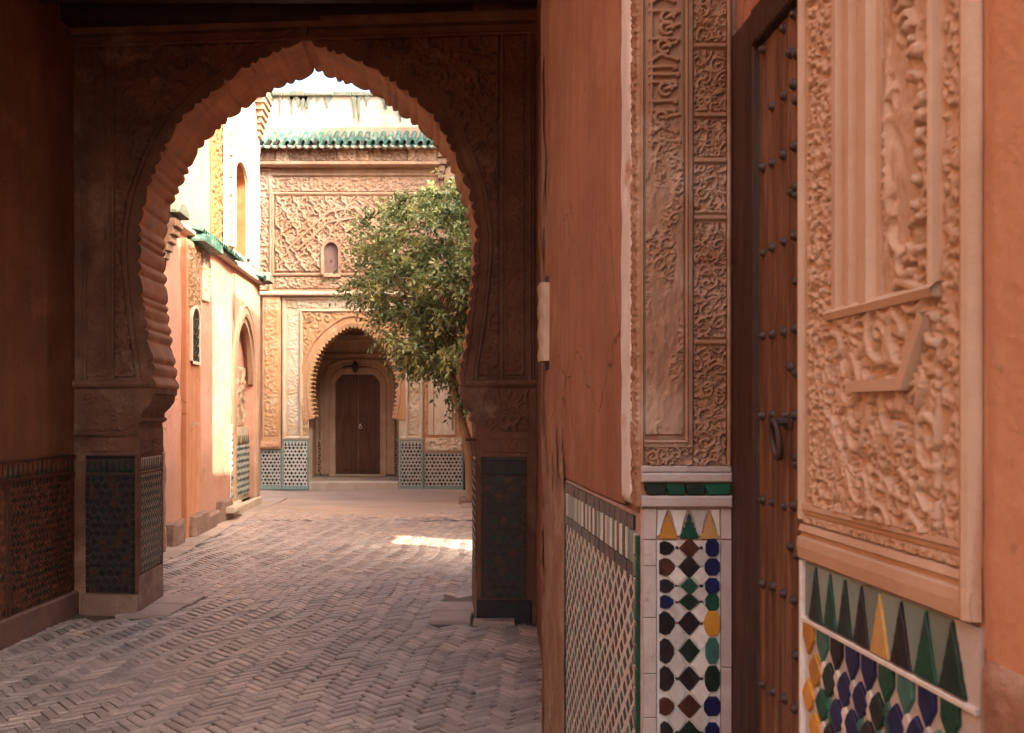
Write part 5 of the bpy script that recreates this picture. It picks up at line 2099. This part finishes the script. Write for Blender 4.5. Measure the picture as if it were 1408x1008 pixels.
# right end: corner post, brackets, flat dark board for the shade of a recess, beam above
mb = MB()
mb.box(F, XR - 0.02, XR + 0.20, fz(402), fz(233), -0.05, 0.10, bev=0.02)
mb.build('corner_post', M_STUCCO_FAR, pf_)
mb = MB()
for k in range(5):
    mb.box(F, fx(606) - 0.05, fx(606) + 0.22 - 0.04 * k, fz(203) - 0.13 * (k + 1), fz(203) - 0.13 * k - 0.006, 0.0, 0.34 - 0.05 * k, bev=0.012)
mb.build('bracket', M_FRIEZE, pf_)
mb = MB()
mb.box(F, XR + 0.21, XR + 0.75, fz(262), fz(214), -0.02, 0.05)
mb.box(F, XR + 0.21, XR + 0.75, fz(214), fz(205), -0.02, 0.30, bev=0.02)
mb.build('beam_and_recess_shade', M_DARKWOOD, pf_)

# ---- lower storey
zc_ = fz(404)
mb = MB()
mb.box(F, -6.6, fx(650), fz(407.5), fz(402), -0.1, 0.16, bev=0.02)
mb.build('cornice', M_STUCCO_WHITE, pf_)
PO = 0.0
pcx = fx(486.5)
kF = FY / FPX
hp_px = [(0, 447), (10, 449), (20, 455), (32, 464), (43, 476), (51, 490), (57, 506), (60, 523), (60.5, 540), (59, 556), (57, 568), (56, 576)]
halfF = [(a * kF, CAM_H + (HY - y) * kF) for a, y in hp_px]
nF = 400
PF_, NF_, LF_ = arch_path(halfF, pcx, nF)
uPL, uPR = fx(388), fx(582)
zPT = fz(407.6)
mb = MB()
rim = 0.02
midf = nF // 2
for i in range(nF - 1):
    a, c = PF_[i] - NF_[i] * 0.06, PF_[i + 1] - NF_[i + 1] * 0.06
    e_ = uPL if i < midf else uPR
    mb.quad(F.p(a[0], a[1], 0), F.p(c[0], c[1], 0), F.p(e_, c[1], 0), F.p(e_, a[1], 0))
ztp = (PF_[midf] - NF_[midf] * 0.06)[1]
mb.quad(F.p(uPL, ztp, 0), F.p(uPR, ztp, 0), F.p(uPR, zPT, 0), F.p(uPL, zPT, 0))
hwb = (549 - 425) / 2 * kF
for sgn in (-1, 1):
    a, c = (uPL, pcx - hwb) if sgn < 0 else (pcx + hwb, uPR)
    mb.box(F, a, c, 0, halfF[-1][1] + 0.002, -0.35, 0.0)
mb.build('portal_wall', M_STUCCO_WHITE, pf_)
# teeth + archivolt
mb = MB()
base = 0
lobF = 52
kk = 6
for i in range(nF):
    t = i / (nF - 1)
    x = (t * lobF) % 1.0
    o_ = 0.055 * abs(math.sin(PI * x)) ** 0.8
    q, n = PF_[i], NF_[i]
    for (off, dp_) in ((o_, -0.35), (o_, 0.03), (-0.05, 0.045), (-0.06, 0.02), (-0.16, 0.02), (-0.17, 0.05), (-0.21, 0.05), (-0.22, 0.0)):
        v_ = q + n * off
        mb.v.append(F.p(v_[0], v_[1], dp_))
kk = 8
for i in range(nF - 1):
    for j in range(kk - 1):
        mb.f.append((i * kk + j, (i + 1) * kk + j, (i + 1) * kk + j + 1, i * kk + j + 1))
        mb.m.append(0)
        mb.t.append(1.0)
mb.build('scalloped_archivolt', M_STUCCO_ORANGE, pf_)
hsF = catmull(halfF, 6)
zsF = np.array([z for a, z in hsF])[::-1]
wsF = np.array([a for a, z in hsF])[::-1]


def outsideF(u, z):
    w = np.interp(z, zsF, wsF, left=wsF[0], right=-1)
    w2 = np.maximum(np.interp(z - 0.22, zsF, wsF, left=wsF[0], right=-1), w + 0.22)
    w2 = np.where(z > zsF[-1] + 0.23, -1, w2)
    return np.abs(u - pcx) > w2


fpanel('carved_spandrel', 415, 560, 428, 540, 0.17, 330, amp=0.03, d=0.004, m=M_STUCCO_ORANGE, mask=outsideF)
fpanel('carved_upright_panel', 395, 411, 430, 598, 0.15, 331, amp=0.015, d=0.004, m=M_STUCCO_WHITE)
fpanel('carved_upright_panel', 563, 578, 430, 598, 0.15, 332, amp=0.02, d=0.004, m=M_STUCCO_WHITE)
fpanel('carved_portal_band', 395, 578, 411, 424, 0.18, 333, amp=0.02, d=0.004, m=M_STUCCO_WHITE)
fpanel('carved_upright_panel', 414.5, 424, 545, 598, 0.14, 334, amp=0.025, d=0.004, m=M_STUCCO_ORANGE)
mb = MB()
pr2 = [(0, 0), (0, 0.05), (0.03, 0.06), (0.05, 0.03), (0.06, 0.0)]
mb.sweep(F, [(fx(413), fz(602)), (fx(413), fz(426)), (fx(561), fz(426)), (fx(561), fz(602))], [(-o, d) for o, d in pr2])
mb.sweep(F, [(fx(389), fz(604)), (fx(389), fz(409)), (fx(581), fz(409)), (fx(581), fz(604))], [(-o, d) for o, d in pr2])
for (a, c) in ((389, 424.5), (549.5, 581)):
    mb.sweep(F, [(fx(a), fz(604)), (fx(c), fz(604))], [(0, 0), (0, 0.04), (0.04, 0.05), (0.06, 0)])
mb.build('portal_moulding', M_STUCCO_WHITE, pf_)
# rosette
mb = MB()
mb.tube([F.p(fx(425), fz(440), 0.0), F.p(fx(425), fz(440), 0.03)], [0.07, 0.05], 10)
mb.build('rosette', M_FRIEZE, pf_)
# pilaster at the left
mb = MB()
mb.box(F, fx(358) - 0.4, fx(361), 0, fz(408), -0.2, 0.0)
mb.box(F, fx(362), fx(387), fz(617), fz(408), -0.2, 0.10, bev=0.015)
mb.box(F, fx(340), fx(388) - 0.003, 0.0, fz(617.5), -0.2, -0.002)
mb.build('pilaster', M_STUCCO_ORANGE, pf_)
H = arabesque(fx(385) - fx(365), fz(412) - fz(600), 60, 0.15, 335) * 0.025
relief('carved_pilaster_face', F, fx(365), fx(385), fz(600), fz(412), 0.104, H, M_STUCCO_ORANGE, pf_)
H = arabesque(fx(387) - fx(359), 0.12, 70, 0.12, 336) * 0.03
relief('carved_small_frieze', F, fx(359), fx(387), fz(616), fz(607), 0.104, H, M_ORANGE, pf_)
# right hand wall with niches
mb = MB()
mb.box(F, uPR + 0.002, fx(641), 0, fz(408), -0.25, -0.02)
mb.build('right_bay_wall', M_ORANGE, pf_)
mb = MB()
mb.box(F, fx(597), fx(626), fz(598), fz(440), -0.02, 0.012, bev=0.004)
mb.box(F, fx(589), fx(596), fz(598), fz(500), -0.02, 0.010, bev=0.004)
mb.build('pale_panel', M_STUCCO_WHITE, pf_)
mb = MB()
mb.box(F, fx(621), fx(623.5), fz(592), fz(545), 0.012, 0.03, bev=0.003)
mb.box(F, fx(623.6), fx(630), fz(573), fz(568), 0.012, 0.05, bev=0.003)
mb.build('latch_bar', M_FRIEZE, pf_)
fpanel('carved_small_frieze', 584, 636, 602, 620, 0.20, 337, amp=0.03, d=-0.012, m=M_STUCCO_WHITE)
fpanel('carved_upright_strip', 583, 589, 430, 598, 0.10, 338, amp=0.02, d=-0.014, m=M_ORANGE)
mb = MB()
mb.box(F, fx(637.5), fx(655), 0, fz(560), -0.25, 0.10, bev=0.01)
mb.build('slate_pier_foot', M_SLATE, pf_)
mb = MB()
mb.box(F, fx(637.5), fx(655), fz(606), fz(402), -0.25, 0.11, bev=0.01)
mb.box(F, fx(655), 3.2, 0, 7.2, -0.25, 0.05)
mb.build('right_pier', M_ORANGE, pf_)


def fdado(x0, x1, y0, y1, seed, d=0.0, merl=True, par=None, fr=F, dull=False):
    u0, u1 = fr.hit(x0, y0, d)[0], fr.hit(x1, y0, d)[0]
    za, zb2 = fr.hit(x0, y1, d)[1], fr.hit(x0, y0, d)[1]
    mh = 0.10 if merl else 0
    b_ = MB()
    b_.box(fr, u0, u1, 0.0, za - 0.001, d - 0.04, d + 0.02, m=GREY, bev=0.004)
    b_.box(fr, u0, u0 + 0.025, za, zb2, d - 0.04, d + 0.012, m=GREY)
    b_.box(fr, u1 - 0.025, u1, za, zb2, d - 0.04, d + 0.012, m=GREY)
    b_.box(fr, u0 + 0.026, u1 - 0.026, zb2 - 0.02, zb2, d - 0.04, d + 0.012, m=GREY)
    b_.build('tile_border', TS, par or pf_)
    small_tiles('tile_dado', fr, u0 + 0.026, u1 - 0.026, za + 0.001, zb2 - 0.022 - mh, d, 0.072, [BLACK, BLACK, DGREEN, BROWN], par or pf_, back=WHITE if not dull else DULLW, seed=seed, fill=0.42, thick=0.006, jit=0.18)
    if merl:
        merlon_row('merlon_tile_band', fr, u0 + 0.026, u1 - 0.026, zb2 - 0.021 - mh, zb2 - 0.021, d, max(3, int((u1 - u0) / 0.07)), [BLACK, DGREEN], par or pf_, back=WHITE)


fdado(358, 387, 618, 667, 401, d=0.02, merl=False)
fdado(388.5, 424, 605, 668, 402, d=0.03)
fdado(549.5, 581.5, 605, 668, 403, d=0.03)
fdado(582.5, 637, 622, 668, 404, d=0.0, merl=False)
mb = MB()
mb.box(F, fx(425), fx(549), -0.02, 0.155, -0.36, 0.05, bev=0.015)
mb.build('portal_step', M_PALESTONE, pf_)
# porch behind the portal
BK = Fr(0, 20.62, 1, 0, 0, -1)
bx = lambda x: BK.uu(x)
bz = lambda y: BK.hit(704, y)[1]
mb = MB()
xl_, xr_ = pcx - hwb - 0.22, pcx + hwb + 0.22
mb.quad((xl_, FY + 0.3, 0.152), (xr_, FY + 0.3, 0.152), (xr_, 20.7, 0.152), (xl_, 20.7, 0.152))
mb.build('porch_floor', M_PAVING, pf_)
mb = MB()
mb.quad((xl_, FY + 0.02, 0.15), (xl_, 20.62, 0.15), (xl_, 20.62, 3.9), (xl_, FY + 0.02, 3.9))
mb.quad((xr_, FY + 0.02, 0.15), (xr_, 20.62, 0.15), (xr_, 20.62, 3.9), (xr_, FY + 0.02, 3.9))
mb.quad((xl_, FY + 0.02, 3.9), (xr_, FY + 0.02, 3.9), (xr_, 20.62, 3.9), (xl_, 20.62, 3.9))
mb.quad((xl_ - 1, 20.62, 0.1), (xr_ + 1, 20.62, 0.1), (xr_ + 1, 20.62, 3.9), (xl_ - 1, 20.62, 3.9))
mb.box(BK, xl_, xr_, bz(470), bz(460), 0.0, 0.12, bev=0.02)
mb.box(BK, xl_, xr_, bz(492), bz(486), 0.0, 0.05, bev=0.01)
mb.build('porch_walls', M_STUCCO_FAR, pf_)
dz1 = bz(515)
d0x, d1x = bx(462), bx(523)
mb = MB()
mb.box(BK, d0x - 0.12, d1x + 0.12, 0.152, 0.20, 0.0, 0.14, bev=0.01)
mb.build('threshold', M_PALESTONE, pf_)
P_ = [(d0x, 0.2), (d0x, dz1 - 0.20), (d0x + 0.03, dz1 - 0.13), (d0x + 0.13, dz1 - 0.02), (d0x + 0.18, dz1), (d1x - 0.18, dz1), (d1x - 0.13, dz1 - 0.02), (d1x - 0.03, dz1 - 0.13), (d1x, dz1 - 0.20), (d1x, 0.2)]
mb = MB()
mb.sweep(BK, P_, [(0, 0.0), (0.0, 0.07), (0.03, 0.09), (0.13, 0.08), (0.15, 0.05), (0.25, 0.05), (0.27, 0.08), (0.32, 0.08), (0.33, 0)])
mb.build('door_surround', M_STUCCO_FAR, pf_)
mb = MB()
mb.sweep(BK, [(bx(438), 0.2), (bx(438), bz(498)), (bx(540), bz(498)), (bx(540), 0.2)], [(0, 0.0), (0.0, 0.05), (0.05, 0.06), (0.07, 0.0)])
mb.build('outer_door_moulding', M_STUCCO_FAR, pf_)
H = arabesque(bx(538) - bx(441), 0.26, RF, 0.16, 351) * 0.02
relief('carved_overdoor', BK, bx(441), bx(538), bz(513) + 0.06, bz(500) + 0.06, 0.002, H, M_STUCCO_FAR, pf_)
# double door, a thing of its own
dd_ = empty('palace_double_door', ((d0x + d1x) / 2, 20.6, 0.2), 'tall dark wooden double door in the shaded porch behind the far horseshoe portal', 'door')
dm = (d0x + d1x) / 2
for a, c, sg in ((d0x + 0.002, dm - 0.006, 1), (dm + 0.006, d1x - 0.002, -1)):
    mb = MB()
    if sg > 0:
        pl = [(a, 0.21), (c, 0.21), (c, dz1 - 0.002), (a + 0.18, dz1 - 0.002), (a + 0.12, dz1 - 0.03), (a + 0.03, dz1 - 0.14), (a, dz1 - 0.21)]
    else:
        pl = [(a, 0.21), (c, 0.21), (c, dz1 - 0.21), (c - 0.03, dz1 - 0.14), (c - 0.12, dz1 - 0.03), (c - 0.18, dz1 - 0.002), (a, dz1 - 0.002)]
    mb.poly(BK, pl, 0.0, 0.03, bev=0.003)
    lf = mb.build('door_leaf', M_FARDOOR, dd_)
    mb = MB()
    w = c - a
    for q in range(3):
        mb.box(BK, a + w * (q + 1) / 4 - 0.003, a + w * (q + 1) / 4 + 0.003, 0.22, dz1 - 0.24, 0.03, 0.034)
    for zq in (0.28, 0.62, 1.02, 1.45, 1.85):
        mb.box(BK, a + 0.015, c - 0.015, zq, zq + 0.045, 0.03, 0.042, bev=0.003)
    mb.build('batten', M_FARDOOR, lf)
    mb = MB()
    for zq in (0.30, 0.64, 1.04, 1.47, 1.87):
        for q in range(5):
            u = a + 0.04 + q * (w - 0.08) / 4
            mb.tube([BK.p(u, zq + 0.022, 0.042), BK.p(u, zq + 0.022, 0.055)], [0.012, 0.005], 6)
    mb.build('nail_heads', M_IRON, lf)
    mb = MB()
    hx_ = c - 0.05 if sg > 0 else a + 0.05
    hz_ = BK.hit(490, 585)[1]
    mb.tube([BK.p(hx_, hz_, 0.03), BK.p(hx_, hz_ + 0.02, 0.07)], [0.014, 0.02], 8)
    mb.tube([BK.p(hx_ + 0.03 * math.sin(q * PI / 6), hz_ - 0.03 + 0.035 * math.cos(q * PI / 6), 0.06) for q in range(13)], [0.007] * 13, 6, cap=False)
    mb.build('knocker', M_WHITESTRIP if sg < 0 else M_IRON, lf)
# bracket lantern over the door
ln = empty('bracket_lantern', BK.p(bx(489), bz(507), 0.1), 'small dark metal lantern on a scrolled bracket above the far double door', 'lantern')
lx, lz_ = bx(490), bz(507)
mb = MB()
mb.tube([BK.p(lx - 0.28, lz_ + 0.02, 0.10), BK.p(lx - 0.12, lz_ + 0.05, 0.14), BK.p(lx, lz_ + 0.02, 0.15), BK.p(lx + 0.15, lz_ + 0.04, 0.14), BK.p(lx + 0.33, lz_ + 0.03, 0.10)], [0.018, 0.02, 0.022, 0.012, 0.008], 6)
mb.tube([BK.p(lx, lz_, 0.02), BK.p(lx, lz_ + 0.02, 0.15)], [0.02, 0.02], 6)
mb.build('bracket', M_IRON, ln)
mb = MB()
mb.tube([BK.p(lx, lz_ + 0.17, 0.15), BK.p(lx, lz_ + 0.11, 0.15), BK.p(lx, lz_ + 0.06, 0.15), BK.p(lx, lz_ - 0.06, 0.15), BK.p(lx, lz_ - 0.11, 0.15)], [0.01, 0.05, 0.075, 0.055, 0.012], 6)
mb.build('lantern_body', M_IRON, ln)
# inner dados of the porch
fdado(427, 459, 603, 654, 405, d=0.02, fr=BK, dull=True)
fdado(526, 548, 603, 654, 406, d=0.02, fr=BK, dull=True)

# ================================================================== TREE
tr = empty('olive_tree', (-0.66, 16.0, 0), 'leafy green tree with bent trunk leaning out over the court before the portal', 'tree')
TY = 15.9
tx = lambda x, Y=TY: (x - HX) * Y / FPX
tz = lambda y, Y=TY: CAM_H + (HY - y) * Y / FPX
mb = MB()
trunk = [(tx(649), 16.0, -0.05), (tx(646), 15.95, tz(640)), (tx(641), 15.9, tz(600)), (tx(634), 15.88, tz(575)), (tx(627), 15.85, tz(550)), (tx(622), 15.8, tz(525)), (tx(612), 15.8, tz(480)), (tx(600), 15.8, tz(420))]
mb.tube(trunk, [0.11, 0.085, 0.075, 0.07, 0.06, 0.05, 0.035, 0.02], 10)
mb.tube([(tx(651), 16.0, tz(650)), (tx(655), 15.95, tz(610)), (tx(650), 15.9, tz(560)), (tx(640), 15.9, tz(500)), (tx(640), 15.9, tz(420)), (tx(625), 15.9, tz(340))], [0.06, 0.055, 0.05, 0.04, 0.03, 0.015], 8)
mb.build('trunk', M_BARK, tr, smooth=True)
rt_ = random.Random(77)
limb = MB()
clumps = []
# crown built from many leafy sprays set round branch ends
cxm, czm = tx(588), tz(385)
outline = [(262, 570, 650), (285, 535, 668), (310, 512, 675), (340, 496, 680), (370, 490, 682), (400, 492, 682), (425, 503, 680), (450, 522, 678), (475, 545, 676), (500, 570, 672), (525, 596, 664), (548, 616, 652)]
ys_ = np.array([o[0] for o in outline], float)
xa_ = np.array([o[1] for o in outline], float)
xb_ = np.array([o[2] for o in outline], float)
tries = 0
while len(clumps) < 600 and tries < 20000:
    tries += 1
    py = rt_.uniform(262, 550)
    a, c = np.interp(py, ys_, xa_), np.interp(py, ys_, xb_)
    c2 = c + 40
    a += 20 * math.sin(py * 0.075) + 12 * math.sin(py * 0.21 + 1.3) + (rt_.random() ** 4) * -26 + 8
    px_ = rt_.uniform(a + 6, c2 - 6)
    f = (px_ - (a + c2) / 2) / ((c2 - a) / 2)
    dep = math.sqrt(max(0.05, 1 - f * f)) * (c2 - a) / 2 * TY / FPX * 0.85
    yy_ = rt_.uniform(-1, 1)
    yy_ = math.copysign(abs(yy_) ** 0.7, yy_) * dep
    p = Vector((tx(px_), TY + yy_, tz(py)))
    # holes
    hn = math.sin(p.x * 5.1 + 1) * math.sin(p.z * 4.3 + 2) * math.sin(p.y * 4.7)
    if hn > 0.22:
        continue
    clumps.append(p)
cen = Vector((tx(605), TY, tz(400)))
for k, p in enumerate(clumps[:90]):
    q0 = Vector(trunk[5]) + (Vector(trunk[7]) - Vector(trunk[5])) * rt_.random()
    m_ = (q0 + p) / 2 + Vector((rt_.uniform(-.15, .15), rt_.uniform(-.15, .15), rt_.uniform(-0.1, .2)))
    limb.tube([q0, m_, p], [0.018, 0.012, 0.004], 5, cap=False)
limb.build('limbs', M_BARK, tr, kind='stuff')
lv = MB()
for p in clumps:
    out_ = (p - cen)
    out_.z *= 0.6
    out_ = out_.normalized() if out_.length > 0.01 else Vector((0, 0, 1))
    tone0 = min(1.0, max(0.0, 0.48 + rt_.gauss(0, 0.2)))
    nsp = rt_.randint(4, 6)
    for s_ in range(nsp):
        dirn = (out_ * 0.7 + Vector((rt_.gauss(0, .6), rt_.gauss(0, .6), rt_.gauss(0.0, .5)))).normalized()
        L_ = rt_.uniform(0.14, 0.42)
        nl = 11
        sx = dirn.cross(Vector((0, 0, 1)))
        if sx.length < 0.05:
            sx = Vector((1, 0, 0))
        sx.normalize()
        sy = sx.cross(dirn).normalized()
        for q in range(nl):
            f = q / (nl - 1)
            b_ = p + dirn * L_ * f - Vector((0, 0, 0.10 * f * f))
            aa = q * 2.4 + rt_.uniform(-.4, .4)
            side = (sx * math.cos(aa) + sy * math.sin(aa) + dirn * 0.7).normalized()
            ll = rt_.uniform(0.075, 0.125)
            wd = ll * rt_.uniform(0.18, 0.28)
            wv = side.cross(Vector((rt_.gauss(0, 1), rt_.gauss(0, 1), rt_.gauss(0, 1)))).normalized()
            nn = side.cross(wv).normalized()
            tip = b_ + side * ll - Vector((0, 0, 0.015))
            mid_l = b_ + side * ll * 0.45
            i = len(lv.v)
            lv.v += [tuple(b_), tuple(mid_l + wv * wd + nn * wd * 0.3), tuple(tip), tuple(mid_l - wv * wd + nn * wd * 0.3)]
            lv.f += [(i, i + 1, i + 2), (i, i + 2, i + 3)]
            lv.m += [0, 0]
            tn = min(1.0, max(0.0, tone0 + rt_.gauss(0, 0.13)))
            lv.t += [tn, tn]
lv.build('crown', M_LEAF, tr, kind='stuff')

# low masonry kerb round the tree and a loose block
tk = empty('tree_curb', (tx(650), 15.6, 0), 'low reddish brick curb at the foot of the tree, half hidden by the right archway pier', 'curb')
mb = MB()
GF = Fr(0, 15.9, 1, 0, 0, -1)
mb.box(GF, tx(631), 0.4, -0.02, 0.10, -0.3, 0.12, bev=0.02)
mb.build('curb_block', M_STONE, tk)
mb = MB()
mb.box(Fr(0, 15.4, 1, 0, 0, -1), tx(634, 15.4), 0.4, -0.02, 0.03, -0.3, 0.15, bev=0.01)
mb.build('footing_slab', M_KERB, tk)

# ================================================================== RIGHT SIDE OF THE COURT (beyond the frame)
cwl = empty('court_shade_wall', (1.5, 12, 0), 'unseen terracotta wall right of the court, its heights and gaps shaped to cast shade', 'wall')
XC = 1.5
C_ = Fr(XC, 7.0, 0, 1, -1, 0)
cy = lambda y: y - 7.0
mb = MB()
TH = -0.35
H1, H2, H3 = 9.0, 6.3, 12.5
segs = [(7.2, 9.2, 0, H1), (9.2, 9.45, 3.28, H1), (9.45, 10.1, 3.28, H2), (10.1, 10.75, 0, H2), (10.75, 13.7, 0, H1), (13.7, 14.9, 0, 6.1), (14.9, 21.5, 0, H3)]  # steps and openings shaped to place sun patches and shade in the court
for a, c, z0, z1 in segs:
    mb.box(C_, cy(a), cy(c), z0 - (0.05 if z0 == 0 else 0), z1, TH, 0.0)
mb.build('masonry', M_TERRA, cwl)
mb = MB()
mb.abox(0.5, XC + 0.35, 7.15, 7.5, -0.05, 9.0)
mb.build('return_wall', M_TERRA, cwl)
mb = MB()
mb.abox(-7.5, -4.6, 21.0, 21.4, 0, 7.5)
mb.build('end_masonry', M_TERRA, cwl)

ra = empty('rear_sky_blocker', (-1.5, -11, 0), 'low unseen wall added behind the viewer to hold back sky light and glare', 'wall')
mb = MB()
mb.abox(-6.7, 4.5, -11.4, -11.0, -0.05, 3.6)  # added out of view to keep low sky light off the arch
mb.build('masonry', M_TERRA_DARK, ra)
